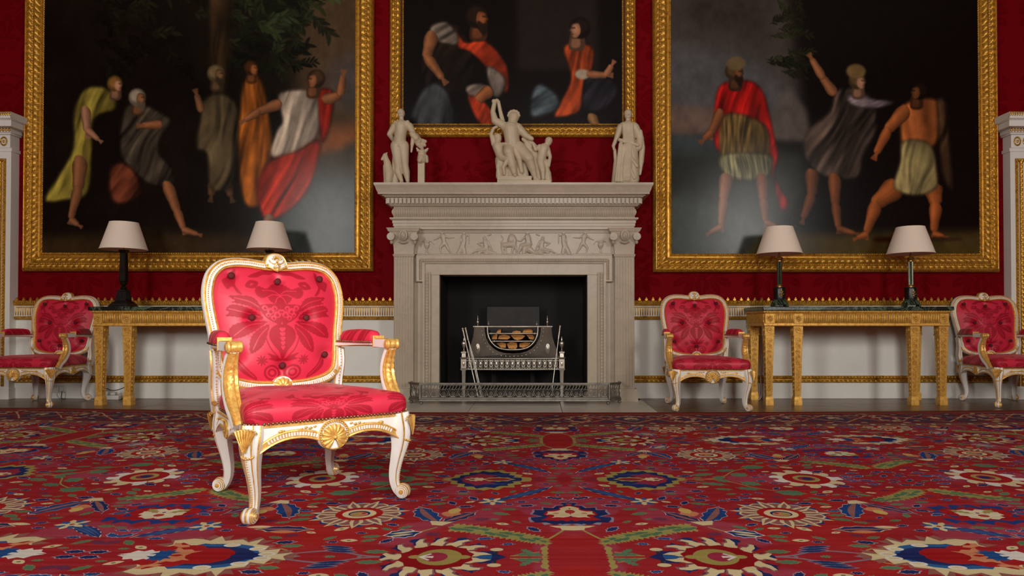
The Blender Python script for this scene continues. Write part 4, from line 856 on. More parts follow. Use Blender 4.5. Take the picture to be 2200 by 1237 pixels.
# ------------------------------------------------------------------ carpet
mb = MB(); V_IN, V_OUT = 4.98, 5.80
us = [UT * i / 8 for i in range(-27, 26)]; vs = [v for v in [V0 + (V1 - V0) * i / 8 for i in range(-30, 21)] if v < V_IN - .01] + [V_IN]
fold = lambda t: 1 - abs((t % 2) - 1)
def cz(u, v): x = u + AX; return (x, v + warp(x) * min(1, max(0, v / 3)), 0.0)
uv = []; nu = len(us); nv = len(vs)
for v in vs:
    for u in us: mb.v.append(cz(u, v)); uv.append((fold(u / UT), fold((v - V0) / (V1 - V0))))
for j in range(nv - 1):
    for i in range(nu - 1): mb.f.append((j * nu + i, j * nu + i + 1, (j + 1) * nu + i + 1, (j + 1) * nu + i)); mb.m.append(0)
b0 = len(mb.v); vb = [V_IN, 5.2, 5.4, 5.6, V_OUT]
for v in vb:
    for u in us: mb.v.append(cz(u, v)); uv.append((fold((u + .2) / .7936), (v - V_IN) / (V_OUT - V_IN)))
for j in range(len(vb) - 1):
    for i in range(nu - 1): mb.f.append((b0 + j * nu + i, b0 + j * nu + i + 1, b0 + (j + 1) * nu + i + 1, b0 + (j + 1) * nu + i)); mb.m.append(1)
# bound edge that drops to the boards
b1 = len(mb.v)
for u in us:
    x, y, z = cz(u, V_OUT); mb.v.append((x, y + .006, -.004)); uv.append((.5, .99)); mb.v.append((x, y + .006, -.0118)); uv.append((.5, .99))
top = b0 + (len(vb) - 1) * nu
for i in range(nu - 1):
    mb.f.append((top + i, top + i + 1, b1 + 2 * i + 2, b1 + 2 * i)); mb.m.append(1); mb.f.append((b1 + 2 * i, b1 + 2 * i + 2, b1 + 2 * i + 3, b1 + 2 * i + 1)); mb.m.append(1)
mb.uv = uv
carpet = mb.build('carpet', [CARPET_FIELD, CARPET_BORDER], None, 60)
tag(carpet, 'large red hand-knotted carpet with cream, blue and green flowers covering the floor', 'carpet')

# ------------------------------------------------------------------ framed paintings
def framed(label, X0, X1, Z0, w, canvas, ratio, group):
    t = thing('framed_painting', label, 'painting', ((X0 + X1) / 2, WALL, Z0), 0, group)
    hw = (X1 - X0) / 2; ch = (X1 - X0 - 2 * w) * ratio; Hh = ch + 2 * w; s = w / .187
    rows = [(0, .08, .030, .032, .0, .010, .026), (.08, .22, .034, .026, -.005, 0, 1), (.22, .56, .030, .048, .012, .014, .067), (.56, .63, .046, .048, .0, .007, .026), (.63, .79, .046, .056, .0, .013, .058), (.79, .82, .062, .078, 0, 0, 1), (.82, .87, .078, .078, .002, 0, 1), (.87, 1.0, .074, .040, .002, .006, .024), (1, 1, .040, .002, 0, 0, 1)]
    rows = [(a, b, c * s, d * s, e * s, f * s, g) for a, b, c, d, e, f, g in rows]
    def rail(ax):
        mb = MB(); L = (2 * hw) if ax in 'tb' else Hh
        def mp(l, t, h):
            ins = (1 - t) * w; f = ins + l / L * (L - 2 * ins)
            if ax == 'b': return (-hw + f, -h, ins)
            if ax == 't': return (-hw + f, -h, Hh - ins)
            if ax == 'l': return (-hw + ins, -h, f)
            return (hw - ins, -h, f)
        ornament(mb, mp, L, rows, 0, 6); mb.build('frame_rail', 'gilt', t, 45)
    for a in 'btlr': rail(a)
    mb = MB(); x0, x1, z0, z1 = -hw + w - .004, hw - w + .004, w - .004, Hh - w + .004
    mb.grid(np.array([[[x0, -.024, z0], [x1, -.024, z0]], [[x0, -.024, z1], [x1, -.024, z1]]])); mb.uv = [(0, 0), (1, 0), (0, 1), (1, 1)]
    mb.build('canvas', canvas, t, 0)
    mb = MB(); mb.box(-hw + .02, hw - .02, -.022, -.001, .02, Hh - .02); mb.build('backing_board', 'bark', t, 0)
    return t
framed('large gilt-framed oil painting of robed figures under dark trees beside a sunset sky', -5.139, -1.645, 1.257, .187, 'canvas_left', 1.0, 'paintings on the red silk wall')
framed('gilt-framed near-black oil painting hung above the white marble chimneypiece', -1.485, .987, 2.602, .140, 'canvas_mid', 1.0, 'paintings on the red silk wall')
framed('large gilt-framed oil painting with a red-cloaked figure against grey sky and sea', 1.154, 4.606, 1.248, .187, 'canvas_right', 671 / 662, 'paintings on the red silk wall')
# ------------------------------------------------------------------ marble chimneypiece
ch = thing('chimneypiece', 'white marble chimneypiece with fluted pilasters and carved frieze around the black fire opening', 'fireplace', (XC, 0, -.006))
X_ = lambda px, Y: (px - CX) / F * Y - XC
ZZ = lambda py, Y: W(0, py, Y).z + .006
HWB = 1.151; PF = 6.68
def prof3(prof, hw, yf, name, parent, mats='marble', yb=WALL, top=True):
    mb = MB(); R = [[(-hw - d, yb, z), (-hw - d, yf - d, z), (hw + d, yf - d, z), (hw + d, yb, z)] for d, z in prof]
    mb.rings(R, 0, close=False, cap=False)
    if top: n = len(mb.v); mb.f.append((n - 4, n - 3, n - 2, n - 1)); mb.m.append(0); mb.f.append((0, 1, 2, 3)); mb.m.append(0)
    return mb.build(name, mats, parent, 25)
prof3([(0, 1.645), (0, 1.672), (.008, 1.675), (.008, 1.700), (.014, 1.703), (.014, 1.728), (.030, 1.735), (.036, 1.745), (.036, 1.753), (.010, 1.757)], HWB, PF, 'architrave', ch)
prof3([(.004, 1.756), (.006, 1.775), (.017, 1.795), (.020, 1.812), (.014, 1.832), (.002, 1.848), (.002, 1.858)], HWB, PF, 'pulvinated_frieze', ch)
mb = MB(); n = 104
for i in range(n):
    x = -HWB + .012 + (2 * HWB - .024) * i / (n - 1); mb.tube([(x, PF - .010, 1.765), (x, PF - .021, 1.790), (x, PF - .025, 1.812), (x, PF - .018, 1.834), (x, PF - .006, 1.852)], .0062, 6)
mb.build('frieze_reeding', 'marble', ch, 60, kind='stuff')
corn = prof3([(.0, 1.857), (.028, 1.862), (.034, 1.870), (.044, 1.876), (.048, 1.880), (.048, 1.937), (.074, 1.940), (.078, 1.946), (.092, 1.952), (.096, 1.958), (.128, 1.962), (.128, 1.972), (.132, 1.982), (.142, 2.005), (.150, 2.030), (.158, 2.040), (.160, 2.046), (.160, 2.0635)], HWB, PF, 'mantel_shelf', ch)
mb = MB(); n = 62; w = 2 * (HWB + .062)
for i in range(n):
    x = -HWB - .062 + (i + .5) * w / n; mb.box(x - .0125, x + .0125, PF - .070, PF - .04, 1.884, 1.934)
for sg in (-1, 1):
    for i in range(9): y = PF - .055 + (i + .5) * .0385; mb.box(sg * (HWB + .04) if sg > 0 else -HWB - .070, HWB + .070 if sg > 0 else -HWB - .04, y - .0125, y + .0125, 1.884, 1.934)
mb.build('dentils', 'marble', corn, 0, kind='stuff')
mb = MB()
for i in range(124): x = -HWB - .08 + (i + .5) * 2 * (HWB + .08) / 124; mb.ell((x, PF - .080, 1.9475), (.007, .006, .006), 6, 4)
mb.build('bead_moulding', 'marble', corn, 60, kind='stuff')
# pilasters
for sg in (-1, 1):
    x0, x1 = ((-1.151, -.964) if sg < 0 else (.964, 1.151)); xm = (x0 + x1) / 2
    pl = MB(); n = 7 * 8 + 1; Pz = []
    z0, z1 = ZZ(834, PF), ZZ(551, PF)
    xs = np.linspace(x0, x1, n); ph = (xs - x0) / (x1 - x0) * 7; grv = np.where((ph % 1 > .18) & (ph % 1 < .82), np.sqrt(np.clip(1 - ((ph % 1 - .5) / .32) ** 2, 0, 1)), 0) * .011
    G = np.zeros((2, n, 3)); G[:, :, 0] = xs; G[:, :, 1] = PF + grv; G[0, :, 2] = z0; G[1, :, 2] = z1
    pl.grid(G); pl.box(x0, x1, PF + .0125, WALL, z0, z1)
    for a in (x0, x1): pl.box(a - .0005, a + .0005, PF, PF + .02, z0, z1)
    p = pl.build('pilaster', 'marble', ch, 40)
    mb = MB()
    for d, za, zb in ((.03, 0, .105), (.022, .105, .120), (.012, .120, z0 - .004), (.004, z0 - .004, z0 + .012)): mb.box(x0 - d, x1 + d, PF - d, WALL, za, zb)
    mb.build('pilaster_base', 'marble', p, 30, bevel=.004)
    # capital: flaring block, corner volutes, mask
    mb = MB(); zc0, zc1 = z1, ZZ(490, PF)
    R = []
    for f, d in ((0, .004), (.08, .012), (.09, .0), (.35, .004), (.6, .018), (.8, .034), (.86, .040), (.87, .048), (1.0, .066)):
        z = zc0 + (zc1 - zc0) * f; R.append([(x0 - d, WALL, z), (x0 - d, PF - d * .7, z), (x1 + d, PF - d * .7, z), (x1 + d, WALL, z)])
    mb.rings(R, 0); cp = mb.build('capital', 'marble', p, 30)
    for vx in (x0 - .018, x1 + .018):
        mb = MB()
        zc = zc0 + (zc1 - zc0) * .68
        for rr, yy in ((.036, .000), (.026, .004), (.015, .008), (.006, .011)): mb.lathe([(0.001, -.05), (rr, -.05), (rr, 0), (rr * .8, .006), (0.001, .006)], 18, (vx, PF - .022 - yy, zc), axis='Y')
        mb.ell((vx, PF - .03, zc - .048), (.016, .02, .022), 8, 6)
        mb.build('volute', 'marble', cp, 50)
    mb = MB(); zc = zc0 + (zc1 - zc0) * .72
    mb.ell((xm, PF - .045, zc), (.030, .026, .040), 14, 10); mb.torus((xm, PF - .040, zc + .006), .034, .009, 18, 6, sz=1.25); mb.capsule((xm, PF - .069, zc + .006), .004, (xm, PF - .075, zc - .008), .006, 6)
    for s_ in (-1, 1): mb.ell((xm + s_ * .011, PF - .067, zc + .008), (.006, .004, .0035), 6, 4)
    mb.tube([(xm - .04, PF - .028, zc - .055), (xm - .02, PF - .034, zc - .066), (xm, PF - .036, zc - .070), (xm + .02, PF - .034, zc - .066), (xm + .04, PF - .028, zc - .055)], .007, 6); mb.capsule((xm - .012, PF - .067, zc - .018), .003, (xm + .012, PF - .067, zc - .018), .003, 6)
    mb.build('mask_ornament', 'marble', cp, 60)
# tablet with figures in low relief, eared architrave, slips
TY = 6.745; tx0, tx1 = -.964, .964
mb = MB(); mb.box(tx0, tx1, TY, WALL, ZZ(546, 6.74), 1.652); mb.box(tx0, tx1, TY - .030, TY, ZZ(497, 6.72), 1.652); mb.box(tx0, tx1, TY - .018, TY, ZZ(499.5, 6.72), ZZ(497, 6.72)); tab = mb.build('relief_tablet', 'marble', ch, 30)
EX = .945; z_e0, z_e1 = ZZ(605, 6.71), ZZ(547, 6.71); z_i = ZZ(566, 6.71); jx = X_(1300, 6.71)
zs = ZZ(588.5, 6.8)
mb = MB(); o = [(-EX, z_e0), (-EX, z_e1), (EX, z_e1), (EX, z_e0), (.885, z_e0), (.885, 0), (.805, 0), (.805, z_i - .082), (.86, z_i - .082), (.86, z_i), (-.86, z_i), (-.86, z_i - .082), (-.805, z_i - .082), (-.805, 0), (-.885, 0), (-.885, z_e0)]
mb.prism(o, 6.708, 6.80); arch = mb.build('eared_architrave', 'marble', ch, 20, bevel=.006)
rows = [(0, .2, 0, .008, 0, 0, 1), (.2, .8, .004, .004, .002, .010, .024), (.8, 1, .010, .0, 0, 0, 1)]
strip_h(-.905, .905, z_i + .010, z_i + .048, 6.708, rows, 'carved_moulding', 'marble', arch)
for sg in (-1, 1):
    strip_v(sg * .818, sg * .862, 0.0, z_i - .09, 6.708, [(0, .15, 0, .008, 0, 0, 1), (.15, .85, .002, .002, .004, .010, .03), (.85, 1, .008, .0, 0, 0, 1)], 'carved_moulding', 'marble', arch)
    strip_v(sg * .885, sg * .915, z_e0 + .02, z_e1 - .05, 6.708, rows, 'carved_moulding', 'marble', arch)
for q_ in ((-.97, -.88), (.88, .97)): mb = MB(); mb.box(*q_, 6.76, WALL, 0, z_e1); mb.build('backing_strip', 'marble', ch, 0)
ox0, ox1 = OPX0 - XC, OPX1 - XC
for q_ in ((-.81, ox0), (ox1, .81)): mb = MB(); mb.box(*q_, 6.735, WALL, 0, z_i); mb.build('jamb_slip', 'marble', ch, 0, bevel=.003)
mb = MB(); mb.box(-.865, .865, 6.728, WALL, OPZ, z_i + .004); mb.build('lintel_slip', 'marble', ch, 0, bevel=.003)
mb = MB()
mb.box(ox0 - .05, ox0 + .004, 6.80, 7.36, 0, 1.5); mb.box(ox1 - .004, ox1 + .05, 6.80, 7.36, 0, 1.5); mb.box(ox0 - .05, ox1 + .05, 7.34, 7.40, 0, 1.5); mb.box(ox0 - .05, ox1 + .05, 6.80, 7.4, -.02, .003); mb.box(ox0 - .05, ox1 + .05, 6.80, 7.4, 1.5, 1.55)
mb.build('firebox', 'soot', ch, 0)
# relief figures: each is a flattened body grown with a voxel skin
def voxel(o, size, it=4):
    m = o.modifiers.new('skin', 'REMESH'); m.mode = 'VOXEL'; m.voxel_size = size; m.use_smooth_shade = True
    s = o.modifiers.new('soften', 'SMOOTH'); s.factor = 0.5; s.iterations = it
    return o
RS = 7.275; rp = lambda zx, zy, dy=0: Vector((X_(830 + zx / RS, TY), TY - .008 - dy, ZZ(470 + zy / RS, TY)))
RU = TY / F / RS
def relief(caps, ells=(), name='relief_figure'):
    mb = MB()
    for ax, ay, ar, bx, by, br in caps: mb.capsule(rp(ax, ay), ar * RU, rp(bx, by), br * RU, 8)
    for ex, ey, er, es in ells: mb.ell(rp(ex, ey), (er * RU, er * RU, es * RU), 10, 8)
    c0 = TY - .006
    mb.v = [(x, c0 + (y - c0) * .62, z) for x, y, z in mb.v]
    voxel(mb.build(name, 'marble', tab, 60), .0042, 2)
def mir(caps, ells=()):
    m = lambda x: 2 * 1991 - x
    return [(m(a), b, c, m(d), e, f) for a, b, c, d, e, f in caps], [(m(a), b, c, d) for a, b, c, d in ells]
urn = ([(630, 545, 26, 630, 545, 26), (590, 552, 12, 680, 552, 12), (632, 520, 16, 632, 470, 12), (632, 440, 30, 632, 400, 38), (590, 350, 14, 672, 350, 14), (585, 345, 8, 555, 360, 8), (690, 345, 8, 720, 370, 8), (720, 370, 8, 740, 400, 8)], [(632, 405, 46, 52)])
strider = ([(868, 205, 24, 868, 215, 24), (880, 265, 42, 900, 350, 32), (900, 360, 32, 905, 390, 30), (850, 265, 18, 790, 310, 14), (790, 310, 13, 740, 330, 10), (915, 265, 18, 965, 300, 14), (965, 300, 13, 1060, 292, 9), (925, 390, 28, 965, 470, 20), (965, 470, 18, 1015, 545, 11), (890, 395, 28, 840, 450, 20), (840, 450, 17, 855, 540, 11), (855, 545, 11, 820, 552, 9)], [])
dancer = ([(1212, 215, 26, 1212, 222, 26), (1212, 270, 38, 1212, 340, 34), (1212, 350, 38, 1180, 460, 50), (1180, 460, 50, 1130, 545, 40), (1200, 460, 40, 1220, 545, 34), (1180, 270, 14, 1160, 370, 11), (1245, 270, 14, 1290, 250, 11), (1290, 250, 11, 1290, 390, 9)], [])
rec1 = ([(1535, 300, 28, 1537, 305, 28), (1545, 350, 36, 1560, 440, 42), (1560, 470, 44, 1500, 480, 32), (1500, 480, 30, 1420, 500, 22), (1420, 490, 20, 1330, 545, 12), (1520, 500, 26, 1440, 540, 16), (1580, 350, 18, 1630, 440, 14), (1630, 440, 14, 1660, 500, 10), (1520, 360, 16, 1430, 385, 14), (1430, 385, 14, 1490, 430, 10), (1600, 520, 46, 1700, 540, 26), (1560, 540, 40, 1640, 545, 30), (1590, 260, 12, 1630, 245, 16)], [])
for c_ in (urn, strider, dancer, rec1): relief(*c_); relief(*mir(*c_))
# seated woman and a lion in the middle
relief([(1960, 290, 58, 1985, 330, 56), (1990, 350, 50, 1990, 420, 40), (1980, 400, 44, 1840, 410, 44), (1830, 400, 30, 1785, 370, 10), (1785, 370, 11, 1830, 320, 9), (1830, 320, 9, 1795, 260, 10), (1810, 430, 26, 1825, 545, 14), (1850, 430, 20, 1880, 545, 12), (1990, 420, 24, 1960, 545, 14), (2020, 420, 22, 2035, 545, 12)], [(1950, 330, 60, 66)], 'relief_lion')
relief([(2208, 205, 30, 2208, 215, 30), (2205, 270, 44, 2220, 370, 46), (2220, 400, 52, 2120, 420, 40), (2120, 420, 36, 2060, 540, 20), (2170, 440, 40, 2150, 540, 30), (2170, 280, 18, 2100, 350, 14), (2100, 350, 13, 2030, 335, 10), (2240, 280, 18, 2270, 400, 14), (2230, 480, 60, 2330, 545, 24)], [])
mb = MB(); rr = random.Random(4); pts = [rp(480 + 50 * i, 556 + rr.uniform(-5, 5)) for i in range(62)]; mb.tube(pts, .008, 6); mb.build('relief_ground', 'marble', tab, 60)

# ------------------------------------------------------------------ marble statues on the shelf
SHELF = 2.0575; SYS = 6.74
SU = SYS / F / 3.548
def sp_(zx, zy, dy=0.0): return W(800 + zx / 3.548, 180 + zy / 3.548, SYS) + Vector((0, dy, 0))
_z0 = sp_(0, 748).z; DZ = SHELF - _z0
def statue(label, parts, base, loc_zx, fat=1.06, group='marble statues along the mantel shelf'):
    org = sp_(loc_zx, 748); org.z = SHELF
    t = thing('statue', label, 'statue', org, 0, group); off = Vector((0, 0, DZ)) - org
    for name, caps, ells in parts:
        mb = MB()
        for c in caps:
            ax, ay, ad, ar, bx, by, bd, br = c; mb.capsule(sp_(ax, ay, ad) + off, ar * fat * SU, sp_(bx, by, bd) + off, br * fat * SU, 16)
        for e in ells: mb.ell(sp_(e[0], e[1], e[2]) + off, (e[3] * SU, e[4] * SU, e[5] * SU), 12, 8)
        voxel(mb.build(name, 'statue', t, 60), .0045, 5)
    mb = MB()
    for (xa, xb, ya, yb, dd) in base:
        a = sp_(xa, yb) + off; b = sp_(xb, ya) + off; mb.box(a.x, b.x, a.y - dd, a.y + dd, a.z, b.z)
    mb.build('plinth', 'statue', t, 20, bevel=.003)
    return t
def face(x, y, d, r, look=0):
    # nose, brow and chin of a head centred at x, y
    return [(x + look, y - r * .15, d - r * SU * .95, r * .16, x + look, y + r * .2, d - r * SU * 1.12, r * .2), (x - r * .5 + look, y - r * .25, d - r * SU * .72, r * .22, x + r * .5 + look, y - r * .25, d - r * SU * .72, r * .22), (x + look, y + r * .75, d - r * SU * .62, r * .34, x + look, y + r * .8, d - r * SU * .6, r * .3)]
youth = [(217, 182, 0, 27, 219, 198, 0, 24), (221, 215, 0, 15, 223, 250, 0, 17), (222, 285, 0, 46, 214, 350, 0, 40), (214, 350, 0, 40, 206, 420, 0, 44), (190, 278, 0, 30, 265, 278, 0, 30), (170, 285, 0, 25, 130, 345, .01, 19), (130, 345, .01, 19, 155, 388, .05, 13), (285, 285, 0, 25, 318, 352, -.01, 19), (318, 352, -.01, 18, 306, 430, -.02, 13), (306, 430, -.02, 11, 300, 485, -.02, 7), (182, 435, 0, 40, 198, 590, 0, 25), (198, 590, 0, 25, 195, 630, 0, 26), (195, 630, 0, 26, 224, 705, 0, 13), (224, 716, 0, 13, 218, 722, -.03, 10), (236, 435, 0, 40, 250, 585, -.01, 25), (250, 585, -.01, 25, 258, 635, 0, 25), (258, 635, 0, 25, 270, 705, 0, 13), (270, 718, 0, 13, 276, 722, -.03, 10), (206, 440, -.02, 9, 206, 452, -.03, 7), (178, 262, -.02, 14, 222, 290, -.045, 12), (222, 290, -.045, 12, 272, 258, -.02, 14), (216, 178, .01, 27, 218, 186, .01, 27)] + face(217, 188, 0, 26)
drape = [(330, 365, 0, 26, 345, 395, .01, 30), (345, 390, .01, 22, 400, 395, .03, 12), (345, 405, .01, 22, 395, 425, .03, 12), (350, 420, .01, 20, 380, 455, .03, 10), (310, 350, -.02, 22, 335, 380, -.02, 24)]
hound = [(112, 560, 0, 24, 128, 650, 0, 34), (128, 650, 0, 34, 122, 705, 0, 28), (108, 555, 0, 22, 98, 510, 0, 17), (98, 508, 0, 17, 74, 540, -.01, 8), (104, 495, 0, 6, 112, 488, .0, 5), (96, 590, -.01, 12, 98, 718, -.01, 9), (112, 590, .02, 12, 114, 718, .0, 9), (140, 690, 0, 18, 128, 722, -.02, 10)]
beast = [(380, 490, 0, 28, 378, 540, 0, 34), (374, 530, -.02, 26, 366, 555, -.04, 16), (350, 470, 0, 12, 338, 452, 0, 6), (410, 470, 0, 12, 424, 455, 0, 6), (360, 500, -.02, 8, 362, 500, -.035, 7), (392, 500, -.02, 8, 392, 500, -.035, 7), (410, 520, 0, 16, 418, 555, 0, 10)]
statue('marble statue of a standing nude youth between a seated hound and a pillar', [('figure', youth, []), ('drapery', drape, []), ('tree_stump', [(166, 505, .03, 16, 168, 712, .03, 29)], []), ('hound', hound, []), ('beast_head', beast, [])], [(85, 400, 728, 748, .075), (348, 400, 560, 730, .022)], 242, 1.12)
man = [(1078, 215, 0, 36, 1072, 240, -.01, 32), (1066, 250, 0, 22, 1062, 285, 0, 26), (1058, 310, 0, 54, 1064, 380, -.01, 48), (1064, 380, -.01, 48, 1072, 440, 0, 50), (1020, 295, 0, 34, 1105, 300, 0, 34), (1010, 285, 0, 28, 935, 245, 0, 24), (935, 245, 0, 23, 918, 175, 0, 17), (918, 175, 0, 16, 932, 100, 0, 14), (925, 95, 0, 14, 945, 92, 0, 12), (1115, 300, 0, 28, 1168, 355, 0, 22), (1168, 355, 0, 21, 1215, 385, -.02, 15), (1050, 450, 0, 46, 1040, 495, -.06, 36), (1040, 495, -.06, 34, 1070, 600, -.05, 26), (1070, 600, -.05, 24, 1085, 660, -.05, 14), (1085, 668, -.05, 15, 1090, 672, -.08, 12), (1110, 450, 0, 46, 1195, 545, -.06, 34), (1195, 545, -.06, 32, 1222, 620, -.04, 25), (1222, 620, -.04, 23, 1240, 685, -.03, 14), (1240, 696, -.03, 14, 1262, 700, -.05, 11)] + [(1078 + 34 * math.cos(a), 206 + 30 * math.sin(a), .0, 13, 1078 + 38 * math.cos(a), 206 + 34 * math.sin(a), -.01, 12) for a in [k * pi / 6 - pi for k in range(7)]] + face(1074, 226, 0, 32, -4) + [(1065, 262, -.03, 16, 1062, 275, -.035, 10)]
veil = [(960, 95, .01, 12, 975, 170, .02, 13), (975, 170, .02, 13, 992, 240, .02, 16), (950, 88, 0, 12, 962, 100, .01, 12)]
cloth = [(1225, 500, .04, 40, 1260, 690, .04, 36), (1180, 440, .04, 36, 1240, 520, .05, 40), (1010, 470, .05, 46, 1080, 560, .05, 60), (1200, 395, .02, 16, 1275, 470, .0, 12), (1150, 380, .02, 14, 1210, 440, .0, 14), (985, 540, .03, 44, 1000, 640, .03, 44), (1010, 560, .02, 30, 1020, 665, .0, 30), (1110, 560, .02, 36, 1130, 665, 0, 30), (1150, 560, .02, 30, 1165, 665, 0, 24), (1060, 560, .05, 60, 1080, 660, .04, 50), (965, 560, 0, 16, 962, 670, 0, 18), (1090, 470, -.04, 22, 1120, 540, -.05, 20), (1120, 540, -.05, 18, 1140, 640, -.04, 14)]
boy1 = [(955, 370, 0, 26, 958, 385, 0, 24), (952, 405, 0, 14, 955, 430, 0, 18), (955, 440, 0, 34, 975, 500, 0, 30), (975, 500, 0, 32, 1000, 530, -.02, 28), (925, 425, 0, 16, 905, 345, 0, 13), (905, 345, 0, 12, 925, 300, 0, 10), (925, 300, 0, 10, 958, 284, .01, 9), (985, 430, -.02, 15, 1020, 430, -.05, 11), (990, 530, -.02, 26, 1040, 545, -.07, 20), (1040, 545, -.07, 18, 1000, 610, -.06, 13), (1000, 610, -.06, 13, 1008, 660, -.05, 9), (975, 530, 0, 24, 960, 600, 0, 17), (960, 600, 0, 16, 972, 665, 0, 10)] + face(956, 374, 0, 24)
boy2 = [(1345, 395, 0, 25, 1340, 412, 0, 22), (1330, 425, 0, 14, 1318, 440, 0, 16), (1308, 455, 0, 34, 1290, 520, 0, 30), (1290, 520, 0, 30, 1285, 545, 0, 30), (1275, 440, 0, 16, 1245, 470, -.03, 12), (1245, 470, -.03, 12, 1228, 430, -.04, 9), (1335, 455, 0, 17, 1355, 520, 0, 13), (1355, 520, 0, 12, 1345, 590, -.01, 10), (1285, 560, 0, 28, 1300, 630, -.02, 18), (1300, 630, -.02, 17, 1302, 695, -.02, 10), (1300, 702, -.02, 10, 1296, 704, -.05, 8), (1320, 560, .01, 24, 1335, 640, .02, 18), (1335, 640, .02, 24, 1340, 700, .02, 26)] + face(1343, 400, 0, 23)
statue('marble group of a seated bearded man with one arm raised between two youths', [('seated_figure', man, []), ('raised_drapery', veil, []), ('drapery', cloth, []), ('youth', boy1, []), ('youth', boy2, [])], [(955, 1360, 708, 748, .085), (955, 1215, 676, 708, .080)], 1158, 1.2)
lady = [(1948, 188, 0, 30, 1948, 208, 0, 26), (1948, 225, 0, 15, 1948, 260, 0, 18), (1948, 290, 0, 46, 1955, 370, 0, 44), (1955, 370, 0, 46, 1950, 430, 0, 52), (1910, 285, 0, 30, 1995, 285, 0, 30), (1950, 440, 0, 54, 1935, 600, 0, 62), (1935, 600, 0, 60, 1932, 676, 0, 62), (1975, 450, 0, 46, 1985, 690, 0, 48), (1890, 295, 0, 26, 1860, 380, -.01, 18), (1860, 380, -.01, 17, 1835, 440, -.02, 13), (1835, 440, -.02, 12, 1840, 470, -.03, 10), (2005, 295, 0, 30, 2042, 380, 0, 28), (2042, 380, 0, 28, 2030, 450, -.02, 26), (1948, 172, .03, 20, 1948, 186, .02, 27)] + face(1948, 198, 0, 27)
folds = [(1880 + 14 * k, 430 + 6 * k, -.055 - .004 * (k % 2), 8, 1850 + 22 * k, 712, -.06 + .004 * k, 11) for k in range(8)] + [(1905 + 12 * k, 275, -.045, 6, 1915 + 11 * k, 420, -.06, 8) for k in range(7)] + [(2040, 330, -.02, 16, 2056, 450, .0, 22), (2056, 450, 0, 22, 2048, 560, 0, 20), (2048, 560, 0, 18, 2040, 650, 0, 10), (1845, 470, -.02, 12, 1858, 560, -.01, 18), (1858, 560, -.01, 20, 1848, 720, 0, 26), (1880, 400, -.05, 14, 2020, 440, -.05, 14), (1890, 430, -.05, 12, 2010, 600, -.06, 12), (1900, 470, -.05, 12, 1990, 690, -.06, 12)]
statue('marble statue of a standing woman in a long gathered robe', [('figure', lady, []), ('robe', folds, [])], [(1850, 2065, 730, 748, .07)], 1950)

# ------------------------------------------------------------------ steel fire grate with logs
GY = 6.86; GP = lambda zx, zy, Y=GY: W(880 + zx / 4.759, 640 + zy / 4.759, Y); gc = GP(1056, 0).x; GU = GY / F / 4.759
gr = thing('fire_grate', 'polished steel basket grate with a curved front standing in the black fire opening', 'grate', (gc, GY, 0.003))
gp = lambda zx, zy, dy=0: Vector((GP(zx, zy).x - gc, dy, GP(zx, zy).z - .003))
g2 = lambda zx, zy: (gp(zx, zy).x, gp(zx, zy).z)
def sym(L): return L + [(2112 - x, y) for x, y in L[::-1] if abs(x - 1056) > 1]
out_l = [(662, 292), (660, 335), (650, 400), (630, 470), (602, 540), (588, 610)]; cut_l = [(768, 292), (772, 350), (786, 412), (815, 468), (862, 514), (915, 543), (975, 560), (1056, 566)]
mb = MB(); poly = out_l + [(2112 - x, y) for x, y in out_l[::-1]] + [(2112 - x, y) for x, y in cut_l] + cut_l[::-1][1:]
mb.prism([g2(*p) for p in poly], -.012, .0)
# bow the plate forward in plan
def bow(mb, k=.30): mb.v = [(x, y - .06 + k * x * x * .9, z) for x, y, z in mb.v]
bow(mb); mb.build('front_plate', 'steel_plate', gr, 30, bevel=.002)
def bpt(zx, zy, d=0): v = gp(zx, zy); return Vector((v.x, v.y - .06 + .27 * v.x * v.x + d, v.z))
mb = MB(); U = sym([(800, 292), (805, 370), (835, 440), (890, 495), (960, 520), (1056, 526)]); mb.tube(cat_rom([bpt(x, y, -.012) for x, y in U], 5), .0075, 8); mb.build('inner_rim', 'steel', gr, 60)
for y, xa, xb, rr_ in ((292, 655, 1457, .010), (362, 815, 1297, .007), (440, 850, 1262, .007)):
    mb = MB(); mb.tube([bpt(xa + (xb - xa) * i / 12, y, -.004) for i in range(13)], rr_, 8)
    for x in (xa + 20, xb - 20): mb.ell(bpt(x, y, -.004), (.012, .012, .012), 8, 6)
    mb.build('bar', 'steel', gr, 60)
mb = MB(); band = cat_rom([(x, y, 0) for x, y in sym([(742, 300), (746, 350), (760, 415), (792, 485), (846, 543), (910, 575), (975, 590), (1056, 594)])], 6)
acc = 0
for a, b in zip(band, band[1:]):
    acc += (b - a).length
    if acc > 37: acc = 0; mb.ell(bpt(b.x, b.y, -.016), (.0075, .007, .0075), 8, 6)
mb.build('studs', 'steel', gr, 60, kind='stuff')
for x in (700, 1412):
    mb = MB(); c = bpt(x, 515, -.014)
    for a_, d_ in ((1, 0), (.72, .006), (.4, .010)): mb.ell(c + Vector((0, -d_, 0)), (.024 * a_, .006, .052 * a_), 18, 8)
    mb.build('oval_patera', 'steel', gr, 60)
